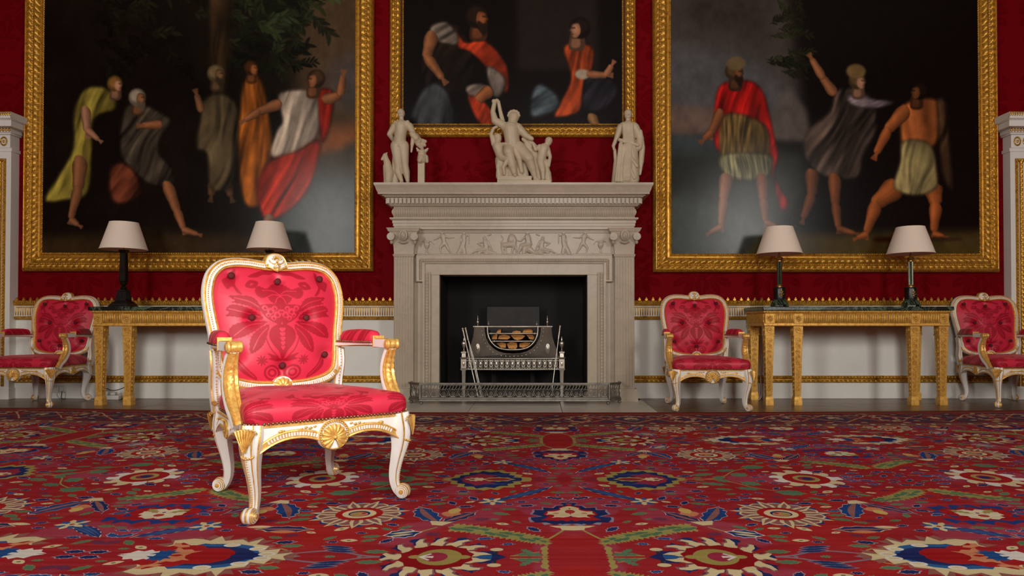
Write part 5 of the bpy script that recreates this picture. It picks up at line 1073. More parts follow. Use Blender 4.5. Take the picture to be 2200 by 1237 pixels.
# frieze with oval bosses, corner posts, legs and urns
mb = MB(); z0, z1 = gp(0, 728).z, gp(0, 612).z; xa, xb = gp(590, 0).x, gp(1522, 0).x; nseg = 16
def cb(x, d=0): return -.070 + .27 * x * x + d
for (h0, h1, d) in ((z1 - .010, z1 + .004, -.012), (z0 - .006, z0 + .010, -.012), (z0, z1, 0.002)):
    R = []
    for i in range(nseg + 1):
        x = xa + (xb - xa) * i / nseg; y = cb(x); R.append([(x, y + d, h0), (x, y + d, h1), (x, y + .014, h1), (x, y + .014, h0)])
    mb.rings(R, 0)
fr = mb.build('frieze', 'steel_dark', gr, 30)
mb = MB(); mb.ell((0, 0, 0), (.0135, .008, .026), 12, 8); mb.torus((0, .002, 0), .0175, .003, 18, 6, sz=1.85)
boss0 = mb.build('oval_boss', 'steel', fr, 60); nb = 17
for i in range(nb):
    x = xa + .03 + (xb - xa - .06) * i / (nb - 1); p = (x, cb(x, -.004), (z0 + z1) / 2)
    if i == 0: boss0.location = p
    else: inst(boss0, 'oval_boss', fr, p)
mb = MB()
for i in range(nb * 2 + 1):
    x = xa + (xb - xa) * i / (nb * 2)
    for zq in (z0 + .016, z1 - .018): mb.torus((x, cb(x, -.002), zq), .010, .0022, 10, 5)
for (h) in (z1 - .004, z0 + .002): mb.tube([(xa + (xb - xa) * i / nseg, cb(xa + (xb - xa) * i / nseg, -.014), h) for i in range(nseg + 1)], .006, 6)
mb.build('pierced_border', 'steel', fr, 60)
for sg in (-1, 1):
    x = sg * .345 * 1.0; x = gp(1056 + sg * 499, 0).x; y = cb(x)
    mb = MB(); mb.square([(.030, z0 - .006), (.032, z0 + .006), (.026, z0 + .012), (.026, z1 - .012), (.032, z1 - .004), (.036, z1 + .006), (.020, z1 + .010), (.018, gp(0, 565).z), (.026, gp(0, 560).z), (.026, gp(0, 548).z)], (x, y, 0)); mb.ell((x, y - .026, (z0 + z1) / 2), (.012, .006, .024), 12, 8)
    post = mb.build('corner_post', 'steel', gr, 30)
    zb = gp(0, 548).z; h = gp(0, 392).z - zb
    mb = MB(); mb.lathe([(.016, 0), (.018, .06 * h), (.007, .12 * h), (.006, .2 * h), (.016, .3 * h), (.024, .46 * h), (.026, .58 * h), (.022, .64 * h), (.012, .68 * h), (.007, .74 * h), (.009, .82 * h), (.005, .88 * h), (.004, .96 * h), (.001, h)], 14, (x, y, zb)); mb.build('urn_finial', 'steel', gr, 50)
    mb = MB(); mb.square([(.012, 0.0), (.016, .02), (.015, .03), (.020, z0 - .02), (.024, z0 - .006)], (x, y, 0)); mb.build('leg', 'steel', gr, 25, bevel=.003)
for x, ya, yb, s_ in ((700, 283, 175, 1), (1408, 283, 175, 1), (808, 283, 230, .8), (1300, 283, 230, .8)):
    zb = gp(x, ya).z; h = gp(x, yb).z - zb; c = bpt(x, ya, 0 if s_ == 1 else .03)
    mb = MB(); mb.lathe([(.006, 0), (.006, .2 * h), (.012 * s_, .32 * h), (.013 * s_, .42 * h), (.006, .52 * h), (.004, .6 * h), (.007, .68 * h), (.004, .74 * h), (.001, h)], 10, (c.x, c.y, zb - .004)); mb.build('finial', 'steel', gr, 50)
mb = MB(); R = []
for dy in (.0, .30):
    R.append([Vector((gp(x, y).x, dy - .02, gp(x, y).z)) for x, y in sym([(806, 330), (812, 400), (852, 478), (920, 524), (1000, 536), (1056, 538)])])
mb.rings(R, 0, close=False, cap=False); mb.build('basket_lining', 'soot', gr, 60)
mb = MB(); 
for x in (560, 1550): mb.box(gp(x, 0).x - .01, gp(x, 0).x + .01, .0, .34, z0 - .004, z1)
for sx in (-.2, .2): mb.box(sx - .01, sx + .01, .28, .30, 0, z1)
mb.box(gp(570, 0).x, gp(1540, 0).x, .28, .30, z0 - .004, z0 + .03); mb.build('rear_frame', 'soot', gr, 0)
fb = thing('fireback', 'plain dark iron fireback plate standing behind the steel grate', 'fireback', (gc, 7.20, .003)); a = W(880 + 788 / 4.759, 640 + 85 / 4.759, 7.2); b = W(880 + 1330 / 4.759, 640 + 285 / 4.759, 7.2)
mb = MB(); mb.box(a.x - gc, b.x - gc, -.012, .012, .34, a.z - .003); mb.box(a.x - gc + .05, a.x - gc + .10, -.01, .01, 0, .36); mb.box(b.x - gc - .10, b.x - gc - .05, -.01, .01, 0, .36); mb.build('plate', 'iron', fb, 20, bevel=.005)
logs = [('wedge-ended cut log at the left of the top row in the grate', [(880, 358), (905, 325), (935, 316), (930, 358)]), ('short cut log at the far left of the middle row in the grate', [(836, 424), (847, 385), (886, 370), (896, 376), (890, 424)]), ('half-round cut log second from left in the middle row of the grate', [(899, 422), (910, 386), (960, 374), (1015, 385), (1030, 405), (1000, 426)]), ('wide half-round cut log in the centre of the middle row of the grate', [(1030, 382), (1060, 376), (1150, 378), (1185, 386), (1150, 420), (1105, 434), (1065, 422)]), ('wedge-shaped cut log at the right end of the middle row in the grate', [(1190, 376), (1260, 378), (1276, 400), (1266, 428), (1225, 420)]), ('rounded cut log on the top row at the right of the grate', [(1150, 356), (1165, 326), (1215, 314), (1255, 325), (1260, 356)]), ('cut log at the left of the bottom row in the grate', [(885, 466), (940, 455), (984, 466), (982, 510), (935, 512)]), ('thick squarish cut log in the centre of the bottom row in the grate', [(990, 470), (1030, 452), (1095, 460), (1101, 500), (1086, 522), (1010, 518)]), ('pale half-round cut log at the right of the bottom row in the grate', [(1120, 466), (1180, 455), (1240, 460), (1212, 492), (1160, 512), (1120, 502)]), ('shadowed cut log lying on top in the middle of the grate', [(1040, 372), (1050, 345), (1090, 332), (1135, 342), (1142, 372)])]
rl = random.Random(8)
for lab, poly in logs:
    c = (sum(p[0] for p in poly) / len(poly), sum(p[1] for p in poly) / len(poly)); co_ = GP(*c); t = tag(None, lab, 'log') if False else None
    lo = thing('log', lab, 'log', (co_.x, GY + .05, co_.z), 0, 'cut logs in the grate')
    P2 = [(GP(x, y).x - co_.x, GP(x, y).z - co_.z) for x, y in poly]
    mb = MB(); mb.prism(P2, 0, .20); mb.f = mb.f[1:]; mb.m = mb.m[1:]; mb.build('bark', 'bark', lo, 30)
    mb = MB(); n = len(P2); mb.prism([(x * .98, z * .98) for x, z in P2], -.003 - rl.uniform(0, .004), .004); mb.build('cut_face', 'logwood', lo, 30)
# fire irons and brush
def iron(name, lab, a, b, ya, yb, r_, kind):
    A = GP(a[0], a[1], ya); B = GP(b[0], b[1], yb); B.z = max(B.z, .004)
    t = thing(name, lab, 'fire iron', B, 0); A = A - B; B = Vector((0, 0, 0)); D = (B - A).normalized()
    mb = MB(); mb.tube([A, A + D * .12], .008, 8); mb.ell(A, (.012, .012, .013), 10, 8)
    for k in range(5): mb.ell(A + D * (.02 + .022 * k), (.0095, .0095, .006), 8, 6)
    mb.build('handle', 'steel', t, 60)
    mb = MB(); mb.tube([A + D * .11, B - D * .03], r_, 8); mb.build('rod', 'steel', t, 60)
    if kind == 'brush':
        mb = MB(); mb.lathe([(.012, .05), (.02, .045), (.026, .0), (.03, -.0)], 12, (B.x, B.y, .0)); mb.build('bristles', 'soot', t, 50)
    elif kind == 'tongs':
        mb = MB(); s_ = Vector((.012, 0, 0)); mb.tube([A + D * .13 + s_ * .3, A + D * .3 + s_, B - D * .02 + s_], .004, 6); mb.ell(B - D * .015 + s_, (.010, .006, .012), 8, 6); mb.ell(B - D * .012, (.010, .006, .012), 8, 6); mb.build('jaw', 'steel', t, 60)
    else:
        mb = MB(); mb.tube([B - D * .035, B], [r_, .003], 8); mb.build('tip', 'steel', t, 60)
iron('poker', 'steel poker leaning at the left of the grate, outermost of the two rods there', (543, 315), (706, 1040), 6.74, 6.60, .0055, 'poker')
iron('fire_tongs', 'steel tongs leaning at the left of the grate, next to the poker', (572, 310), (738, 1040), 6.73, 6.58, .0045, 'tongs')
iron('hearth_brush', 'thin steel hearth brush leaning alone at the right of the grate', (1538, 290), (1448, 1000), 6.74, 6.62, .0045, 'brush')

# ------------------------------------------------------------------ pierced steel fender
fd = thing('fender', 'long pierced steel fender with ball feet on the stone hearth before the fire', 'fender', (XC, 6.42, -.006))
path = [(-.965, .21), (-.965, .09), (-.855, 0), (.883, 0), (.993, .09), (.993, .21)]
def frail(z0, z1, d, name, mats='fender_steel'):
    mb = MB(); R = []
    n = len(path)
    for i, (x, y) in enumerate(path):
        a = Vector(path[max(0, i - 1)]); b = Vector(path[min(n - 1, i + 1)]); c = Vector((x, y))
        t0 = (c - a).normalized() if i else (b - c).normalized(); t1 = (b - c).normalized() if i < n - 1 else t0
        m = ((Vector((t0.y, -t0.x)) + Vector((t1.y, -t1.x))) / 2); m = m / max(.3, m.length ** 2)
        R.append([(x + m.x * d, y + m.y * d, z0), (x + m.x * d, y + m.y * d, z1), (x - m.x * .006, y - m.y * .006, z1), (x - m.x * .006, y - m.y * .006, z0)])
    mb.rings(R, 0); return mb.build(name, mats, fd, 25, bevel=.002)
frail(.186, .199, .012, 'top_rail'); frail(.176, .186, .004, 'top_rail'); frail(.136, .141, .003, 'middle_rail'); frail(.060, .066, .003, 'lower_rail'); frail(.030, .048, .012, 'base_moulding'); frail(.048, .060, .006, 'base_moulding')
mb = MB()
mb.torus((0, 0, .0), .034, .0028, 22, 5, sz=.95)
for k in range(9): a = pi * (k + .5) / 9; mb.tube([(.006 * math.cos(a), 0, -.030 + .006 * math.sin(a)), (.030 * math.cos(a), -.001, -.026 + .048 * math.sin(a))], [.0012, .0034], 5)
for sg in (-1, 1): mb.tube([(sg * .034, 0, -.03), (sg * .043, 0, -.01), (sg * .043, 0, .015), (sg * .034, 0, .034)], .0026, 5); mb.tube([(sg * .012, 0, -.034), (sg * .036, 0, -.034)], .0022, 5)
mb.ell((0, -.001, -.026), (.007, .004, .006), 8, 6)
pal0 = mb.build('palmette_panel', 'fender_steel', fd, 60); npal = 20
mb = MB()
for k in range(3): x = (k - 1) * .028; mb.tube([(x - .012, 0, -.016), (x - .002, 0, -.010), (x + .004, 0, .008), (x + .013, 0, .014)], .0034, 6); mb.tube([(x + .004, 0, .008), (x + .0, 0, .014), (x - .006, 0, .010)], .0026, 5)
wav0 = mb.build('wave_scroll', 'fender_steel', fd, 60)
first = True
def place_f(p, rz):
    global first
    for src, z in ((pal0, .1005), (wav0, .159)):
        if first: src.location = (p[0], p[1], z); src.rotation_euler = (0, 0, rz)
        else: inst(src, src.name.split('.')[0], fd, (p[0], p[1], z), (0, 0, rz))
    first = False
for i in range(npal): place_f((-.812 + (.84 + .812) * i / (npal - 1), -.001), 0)
for (x, y, rz) in ((-.91, .045, math.atan2(-.09, .11)), (.938, .045, math.atan2(.09, .11)), (-.965, .15, -pi / 2), (.993, .15, pi / 2)): place_f((x, y), rz)
for sg, xx in ((-1, -.855), (1, .883)):
    mb = MB(); mb.lathe([(.013, .05), (.013, .19)], 10, (xx, -.002, 0)); mb.build('corner_post', 'fender_steel', fd, 50)
for i, (x, y) in enumerate(((-.845, .012), (.873, .012), (-.955, .12), (.990, .12))):
    mb = MB(); mb.lathe([(.006, .034), (.012, .028), (.010, .024), (.018, .016), (.019, .010), (.012, .002), (.004, .0)], 12, (x, y, 0)); mb.build('ball_foot', 'fender_steel', fd, 60)
# ------------------------------------------------------------------ console tables
def console_table(label, X, group):
    t = thing('console_table', label, 'table', (X, 6.65, -.012), 0, group); A = .012
    mb = MB(); mb.box(-.871, .871, -.30, .295, .855 + A, .891 + A); mb.build('marble_top', 'verde', t, 30, bevel=.006)
    mb = MB(); mb.box(-.842, .842, -.262, .28, .714 + A, .850 + A); mb.box(-.858, .858, -.280, .285, .836 + A, .856 + A); ap = mb.build('apron', 'gilt_table', t, 30, bevel=.003)
    rows_t = [(0, .3, .002, .012, 0, 0, 1), (.3, 1, .010, .018, .003, .007, .024)]
    rows_b = [(0, .35, .004, .008, .002, .006, .02), (.35, 1, .004, .001, 0, 0, 1)]
    for (z0, z1, rows, nm) in ((.828, .856, rows_t, 'leaf_moulding'), (.712, .737, rows_b, 'bead_moulding')):
        mb = MB(); ornament(mb, lambda l, q, h: (-.848 + l, -.262 - h, z0 + A + (z1 - z0) * q), 1.696, rows)
        for sg in (-1, 1): ornament(mb, lambda l, q, h: (sg * (.842 + h), -.262 + l, z0 + A + (z1 - z0) * q), .54, rows)
        mb.build(nm, 'gilt_table', ap, 50)
    lx = (-.797, -.535, .535, .797)
    mb = MB()
    for i in range(104):
        x = -.83 + 1.66 * (i + .5) / 104
        if min(abs(x - q) for q in lx) < .042: continue
        mb.tube([(x, -.262, .742 + A), (x, -.268, .748 + A), (x, -.269, .785 + A), (x, -.268, .820 + A), (x, -.262, .826 + A)], .0062, 6)
    for sg in (-1, 1):
        for i in range(30): y = -.24 + .5 * i / 29; mb.tube([(sg * .842, y, .744 + A), (sg * .848, y, .752 + A), (sg * .848, y, .818 + A), (sg * .842, y, .826 + A)], .006, 6)
    mb.build('reeding', 'gilt_table', ap, 60, kind='stuff')
    mb = MB(); mb.box(-.040, .040, -.006, .006, -.045, .045)
    mb.ell((0, -.008, 0), (.010, .008, .010), 8, 6)
    for k in range(8): a = 2 * pi * k / 8; mb.ell((.020 * math.cos(a), -.007, .020 * math.sin(a)), (.011, .006, .007), 8, 6, rot=Matrix.Rotation(-a, 3, 'Y'))
    ros = None
    for x in lx:
        if ros is None: ros = mb.build('rosette_block', 'gilt_table', ap, 50, loc=(x, -.264, .782 + A))
        else: inst(ros, 'rosette_block', ap, (x, -.264, .782 + A))
    # tapered legs with a carved chain of rings
    mb = MB(); R = lambda h: [(-1 * h, -1 * h), (h, -h), (h, h), (-h, h)]
    mb.square([(.043, .712 + A), (.043, .640 + A), (.046, .636 + A), (.046, .626 + A), (.039, .622 + A), (.040, .60 + A), (.028, .105), (.026, .085), (.030, .078), (.034, .062), (.036, .052), (.036, 0)], (0, 0, 0)); leg0 = mb.mesh('leg', ['gilt_table'], 25)
    mb = MB()
    def ringset(place):
        place(.676 + A, .026, .043)
        z = .585
        while z > .115:
            f = (z - .105) / .5; hw = .028 + .012 * f; place(z + A, .0165 + .0095 * f, hw); z -= .034 + .022 * f
    def front(z, r_, hw): mb.torus((0, -hw - .001, z), r_ * .8, .0048, 14, 6); mb.ell((0, -hw - .001, z), (r_ * .34, .006, r_ * .34), 8, 5)
    def side(sg):
        def f(z, r_, hw): mb.torus((sg * (hw + .001), 0, z), r_ * .8, .0048, 14, 6, axis='X'); mb.ell((sg * (hw + .001), 0, z), (.006, r_ * .34, r_ * .34), 8, 5)
        return f
    ringset(front); ringset(side(1)); ringset(side(-1)); ring0 = mb.mesh('carved_rings', ['gilt_table'], 60)
    for x, y in [(q, -.215) for q in lx] + [(-.797, .225), (.797, .225)]:
        l = inst(leg0, 'leg', t, (x, y, 0)); inst(ring0, 'carved_rings', l, (0, 0, 0))['kind'] = 'stuff'
    return t
console_table('gilt console table with a dark green marble top, partly hidden behind the large armchair', -3.223, 'gilt console tables against the wall')
console_table('gilt console table with a dark green marble top, between the two small armchairs', 2.921, 'gilt console tables against the wall')

# ------------------------------------------------------------------ table lamps
def shade(t, z0, z1, r0, r1):
    mb = MB(); mb.lathe([(r0, z0), (r1, z1), (r1 - .003, z1), (r0 - .003, z0)], 48); n = 48
    mb.f = mb.f[:-2]; mb.m = mb.m[:-2]
    b = 3 * n
    for q in range(n): mb.f.append((b + q, b + (q + 1) % n, (q + 1) % n, q)); mb.m.append(0)
    mb.build('lamp_shade', 'linen', t, 30)
    for z, r_ in ((z0, r0), (z1, r1)): mb = MB(); mb.torus((0, 0, z), r_ - .001, .0028, 48, 6, axis='Z'); mb.build('shade_trim', 'linen', t, 60)
    mb = MB()
    for k in range(3): a = 2 * pi * k / 3; mb.tube([(0, 0, z1 - .03), (math.cos(a) * (r1 - .002), math.sin(a) * (r1 - .002), z1 - .004)], .002, 6)
    mb.tube([(0, 0, z0 - .05), (0, 0, z1 - .03)], .004, 6); mb.ell((0, 0, (z0 + z1) / 2), (.026, .026, .04), 10, 8); mb.build('lamp_fitting', 'brass', t, 60)
def lamp_a(label, X):
    t = thing('table_lamp', label, 'lamp', (X, 6.62, .891), 0, 'table lamps on the console tables')
    mb = MB(); mb.square([(.107, 0), (.107, .012), (.098, .016), (.094, .034), (.080, .040), (.076, .050), (.062, .056), (.058, .066)], (0, 0, 0)); mb.build('base', 'black_stone', t, 25, bevel=.003)
    mb = MB(); mb.square([(.058, .066), (.056, .075), (.044, .15), (.047, .155), (.047, .163), (.030, .168)], (0, 0, 0))
    for k in range(6):
        for sg in (-1, 1): x = -.045 + .018 * k; mb.tube([(x * 1.08, sg * .0575, .076), (x * .82, sg * .0455, .148)], .004, 6); mb.tube([(sg * .0575, x * 1.08, .076), (sg * .0455, x * .82, .148)], .004, 6)
    mb.build('plinth', 'black_stone', t, 30)
    mb = MB(); mb.lathe([(.022, .165), (.034, .175), (.036, .185), (.020, .198), (.026, .210), (.040, .222), (.041, .232), (.026, .242)], 20); mb.build('collar', 'bronze', t, 50)
    mb = MB(); mb.square([(.030, .240), (.0335, .25), (.0265, .515)], (0, 0, 0))
    for k in range(5):
        for sg in (-1, 1): f = -1 + k * .5; mb.tube([(f * .028, sg * .0335, .256), (f * .022, sg * .027, .508)], .0035, 6); mb.tube([(sg * .0335, f * .028, .256), (sg * .027, f * .022, .508)], .0035, 6)
    mb.build('column', 'bronze', t, 30)
    mb = MB(); mb.square([(.028, .512), (.030, .520), (.036, .528), (.038, .536), (.038, .543), (.012, .546)], (0, 0, 0)); mb.build('capital', 'bronze', t, 30)
    shade(t, .548, .802, .235, .1435); t.scale = (.865, .865, 1); return t
def lamp_b(label, X):
    t = thing('table_lamp', label, 'lamp', (X, 6.62, .891), 0, 'table lamps on the console tables')
    mb = MB(); mb.lathe([(.095, 0), (.095, .018), (.090, .026), (.086, .034), (.080, .050), (.066, .064), (.062, .078)], 8); mb.build('base', 'verde', t, 25, bevel=.002)
    mb = MB(); mb.lathe([(.061, .078), (.0585, .084), (.0585, .176), (.062, .180), (.060, .186), (.024, .190)], 32); mb.build('plinth', 'black_stone', t, 40)
    mb = MB()
    for (x, z, a, rx, rz) in ((0, .155, 0, .006, .016), (-.010, .142, .6, .005, .013), (.010, .142, -.6, .005, .013), (0, .130, 0, .008, .010), (-.016, .122, 1.2, .005, .012), (.016, .122, -1.2, .005, .012), (0, .110, 0, .006, .014), (-.008, .102, .5, .004, .009), (.008, .102, -.5, .004, .009)): mb.ell((x, -.0585, z), (rx, .004, rz), 8, 6, rot=Matrix.Rotation(-a, 3, 'Y'))
    mb.build('gilt_emblem', 'brass', t, 60)
    mb = MB(); mb.lathe([(.030, .188), (.032, .196), (.028, .202), (.026, .208), (.024, .214)], 24); mb.build('brass_collar', 'brass', t, 50); mb = MB(); mb.lathe([(.024, .430), (.027, .438), (.024, .446), (.034, .458), (.037, .468), (.030, .474), (.012, .480), (.008, .510)], 24); mb.build('brass_collar', 'brass', t, 50)
    mb = MB(); n = 24; R = []
    for z, r_ in ((.212, .0262), (.434, .0245)): R.append([((r_ - .0022 * (k % 2)) * math.cos(2 * pi * k / 48), (r_ - .0022 * (k % 2)) * math.sin(2 * pi * k / 48), z) for k in range(48)])
    mb.rings(R, 0); mb.build('column', 'lamp_green', t, 40)
    shade(t, .507, .758, .225, .134); t.scale = (.935, .935, 1); return t
lamp_a('dark square-columned lamp with a cream shade, at the far left end of its table', -3.928)
lamp_a('dark square-columned lamp with a cream shade, half hidden behind the large armchair', -2.546)
lamp_b('slim round-columned lamp with a pinkish cream shade, near the middle small armchair', 2.295)
lamp_b('slim round-columned lamp with a pinkish cream shade, near the rightmost armchair', 3.540)

# ------------------------------------------------------------------ carved armchairs
def make_chair(label):
    t = thing('armchair', label, 'chair', (0, 0, 0), 0, 'carved white and gilt armchairs'); CM = ['white_paint', 'gilt_chair']
    by = lambda z: .252 + .187 * (z - .40)
    outer = [(0, 1.030), (.06, 1.032), (.13, 1.040), (.20, 1.038), (.258, 1.018), (.302, .970), (.322, .905), (.325, .84), (.317, .77), (.306, .70), (.299, .63), (.293, .565), (.276, .505), (.225, .462), (.135, .437), (.055, .430), (0, .428)]
    full = outer + [(-x, z) for x, z in outer[-2:0:-1]]
    lp = smooth2(full, 7); n = len(lp); fw = .046
    def nrm(i):
        a = Vector(lp[(i - 1) % n]); b = Vector(lp[(i + 1) % n]); d = (b - a).normalized(); return Vector((d.y, -d.x))
    NR = [nrm(i) for i in range(n)]
    cen = Vector((0, .75)); NR = [v if (Vector(lp[i]) - cen).dot(v) > 0 or True else -v for i, v in enumerate(NR)]
    if (Vector(lp[0]) - cen).dot(NR[0]) < 0: NR = [-v for v in NR]
    prof = [(0, -.020), (.0, .006), (.003, .014), (.007, .017), (.010, .012), (.013, .015), (.033, .021), (.035, .016), (.038, .022), (.042, .020), (.046, .006), (.046, -.020)]
    segm = [0, 0, 1, 1, 1, 0, 1, 1, 1, 1, 1, 0]
    mb = MB(); R = []
    for i in range(n):
        p = Vector(lp[i]); ring = []
        for w, h in prof: q = p - NR[i] * w; ring.append((q.x, by(q.y) - h, q.y))
        R.append(ring)
    mb.rings(R, loop=True, segm=segm); bf = mb.build('back_frame', CM, t, 50)
    # carved trail of beads along the frame, white flutes on the lower rail
    mb = MB(); acc = 0; last = None
    mid = [(Vector(lp[i]) - NR[i] * .0215) for i in range(n)]
    dense = cat_rom([(p.x, p.y, 0) for p in mid], 6, True)
    for k, p in enumerate(dense):
        if last is None or (p - last).length > .0088:
            last = p
            if p.y > .50 and abs(p.x) > .05:
                if p.y < 1.0 or k % 2: mb.ell((p.x, by(p.y) - .0185, p.y), (.0036, .0036, .0036), 6, 4, 1)
                else: mb.ell((p.x, by(p.y) - .0185, p.y), (.007, .004, .0035), 6, 4, 1, rot=Matrix.Rotation(.6 if int(k) % 3 else -.6, 3, 'Y'))
    mb.build('bead_trail', CM, bf, 60, kind='stuff')
    mb = MB(); mbg = MB(); last = None
    for p in dense:
        if p.y < .50 and abs(p.x) > .04 and (last is None or (p - last).length > .0088):
            last = p; i = min(range(n), key=lambda j: (mid[j] - Vector((p.x, p.y))).length); d = NR[i]; a = Vector((p.x, p.y)) - d * .0085; b = Vector((p.x, p.y)) + d * .0085
            mb.tube([(a.x, by(a.y) - .019, a.y), (b.x, by(b.y) - .018, b.y)], .0036, 6)
    mb.build('fluting', CM, bf, 60, kind='stuff')
    mb = MB(); R = []
    for i in range(n):
        if lp[i][1] < .505:
            a = Vector(lp[i]) - NR[i] * .011; b = Vector(lp[i]) - NR[i] * .032; R.append([(a.x, by(a.y) - .0155, a.y), (b.x, by(b.y) - .0205, b.y)])
    mb.rings(R, 1, close=False, cap=False); mb.build('flute_ground', CM, bf, 60)
    # scallop shells
    def shell(name, parent, c, r_, normal, up, nf=9, spread=125, bulge=.4, mat=1, ball=True):
        nrm_ = Vector(normal).normalized(); u = Vector(up); u = (u - nrm_ * u.dot(nrm_)).normalized(); s_ = u.cross(nrm_)
        mb = MB(); na, nr = nf * 6 + 1, 7; G = np.zeros((nr, na, 3))
        for j in range(nr):
            f = .12 + .88 * j / (nr - 1)
            for i in range(na):
                th = math.radians(-spread + 2 * spread * i / (na - 1)); lob = abs(math.sin(pi * nf * i / (na - 1))); rr = r_ * f * (1 + .09 * lob * f)
                h = r_ * bulge * math.sin(pi * (.18 + .72 * f)) * .9 + r_ * .11 * lob * f
                G[j, i] = Vector(c) + s_ * (rr * math.sin(th)) + u * (rr * math.cos(th)) + nrm_ * h
        mb.grid(G, mat)
        edge = [Vector(G[-1, i]) - nrm_ * (r_ * .12) for i in range(0, na, 2)]
        mb.tube(edge, r_ * (.06 if ball else .03), 6, mat)
        if ball: mb.ell(Vector(c) + nrm_ * (r_ * .28), (r_ * .2, r_ * .2, r_ * .16), 10, 8, mat)
        return mb.build(name, CM, parent, 60)
    # crest cartouche
    mb = MB(); zc = 1.030; oc = smooth2([(-.052, -.022), (-.046, .010), (-.030, .032), (0, .040), (.030, .032), (.046, .010), (.052, -.022), (.030, -.040), (0, -.034), (-.030, -.040)], 4)
    R = []
    for k, h, m_ in ((1.04, -.02, 1), (1.04, .010, 1), (1.0, .018, 1), (.9, .016, 0), (.86, .022, 0), (.5, .030, 0), (.05, .032, 0)): R.append([(x * k, by(zc + z * k) - h, zc + z * k) for x, z in oc])
    mb.rings(R, 0); nn = len(oc); mb.m[:3 * nn] = [1] * (3 * nn); cr = mb.build('crest', CM, t, 50)
    mb = MB()
    for a in range(-3, 4): th = a * .38; mb.ell((.017 * math.sin(th), by(zc) - .034, zc + .002 + .020 * math.cos(th)), (.003, .004, .010), 6, 5, 1, rot=Matrix.Rotation(th, 3, 'Y'))
    for sg in (-1, 1):
        mb.tube([(0, by(zc) - .034, zc - .008), (sg * .018, by(zc) - .033, zc - .012), (sg * .030, by(zc) - .028, zc - .004), (sg * .034, by(zc) - .025, zc + .006)], .0032, 6, 1); mb.tube([(0, by(.985) - .026, .986), (sg * .016, by(.985) - .028, .992), (sg * .030, by(1.0) - .026, 1.000), (sg * .050, by(1.0) - .023, 1.004)], .0045, 6, 1); mb.ell((sg * .042, by(1.01) - .024, 1.012), (.006, .006, .006), 8, 6, 1)
        mb.tube([(sg * .006, by(1) - .03, .990), (sg * .012, by(1) - .034, 1.008), (sg * .004, by(1) - .034, 1.020)], .004, 6, 1)
    mb.ell((0, by(zc) - .036, zc), (.006, .005, .006), 8, 6, 1); mb.ell((0, by(.99) - .03, .992), (.008, .008, .012), 8, 6, 1)
    mb.build('gilt_floret', CM, cr, 60)
    zs_ = .462
    mb = MB(); ob = smooth2([(-.052, -.030), (-.046, .008), (-.026, .030), (0, .036), (.026, .030), (.046, .008), (.052, -.030), (.026, -.038), (0, -.040), (-.026, -.038)], 4); R = []
    for k, h in ((1.0, -.016), (1.0, .012), (.93, .020), (.8, .018), (.05, .018)): R.append([(x * k, by(zs_ + z * k) - h, zs_ + z * k) for x, z in ob])
    mb.rings(R, 0); mb.m[len(ob):2 * len(ob)] = [1] * len(ob); sb = mb.build('lower_cartouche', CM, t, 50)
    shell('scallop_shell', sb, (0, by(zs_) - .018, zs_ - .016), .040, (0, -1, .15), (0, 0, 1), 9, 150, .34)
    # upholstered back with buttons
    ins = [Vector(lp[i]) - NR[i] * .040 for i in range(n)]; cz_ = Vector((0, .74)); nr = 34
    BT = [(-.205, .955), (0, .935), (.205, .955), (-.125, .765), (.125, .765), (-.205, .590), (.205, .590), (0, .545)]
    mb = MB(); uv = []
    def bulge(p, f):
        b = .004 + .050 * (1 - f ** 3.2)
        for x, z in BT:
            d = math.hypot(p.x - x, p.y - z); e_ = .62 if abs(x) > .2 and z > .9 else 1; b -= e_ * (.024 * math.exp(-(d / .030) ** 2) + .008 * math.exp(-(d / .075) ** 2))
        x, z = BT[7]
        if p.y < z + .02: b -= .010 * math.exp(-((p.x - x) / .012) ** 2) * min(1, (z + .02 - p.y) / .05)
        return b
    R = []
    for j in range(nr + 1):
        f = 1 - j / nr; f = max(f, .01); ring = []
        for i in range(n):
            p = cz_ + (ins[i] - cz_) * f; ring.append((p.x, by(p.y) - bulge(p, f), p.y)); uv.append((.5 + p.x / .56, .5 + (p.y - .745) / .70))
        R.append(ring)
    mb.rings(R, 0, cap=True); mb.uv = uv; mb.build('back_upholstery', 'satin', t, 80)
    mb = MB(); mb.lathe([(.001, .0), (.012, .0), (.0155, .003), (.0155, .007), (.010, .0115), (.001, .012)], 16); b0 = mb.mesh('button', ['button'], 60)
    for x, z in BT:
        p = Vector((x, z)); inst(b0, 'button', t, (x, by(z) - .023 + (.004 if abs(x) > .2 else 0), z), (math.radians(90 - 8.5), 0, 0))
    # rear panel
    mb = MB(); mb.add([(p.x, by(p.y) + .019, p.y) for p in ins], [tuple(range(n))]); mb.build('outside_back', 'button', t, 0)
    # back stiles running down to the rear legs
    for sg in (-1, 1):
        mb = MB(); pts = cat_rom([(.286, by(.62) , .62), (.284, by(.55), .55), (.280, .296, .46), (.276, .290, .40), (.268, .292, .345)], 6); R = []
        for p in pts: R.append([(sg * (p.x + a), p.y + b, p.z) for a, b in ((-.023, .020), (-.023, -.016), (-.017, -.021), (-.011, -.017), (-.004, -.022), (.004, -.022), (.011, -.017), (.017, -.021), (.023, -.016), (.023, .020))])
        mb.rings(R, segm=[0, 1, 0, 0, 0, 0, 0, 1, 0, 0]); s_ = mb.build('back_stile', CM, t, 40)
        mb = MB()
        for k in range(26): f = k / 25; q = pts[int(f * (len(pts) - 1))]; mb.ell((sg * q.x, q.y - .024, q.z), (.0036, .0036, .0036), 6, 4, 1)
        mb.build('bead_trail', CM, s_, 60, kind='stuff')
        mb = MB()
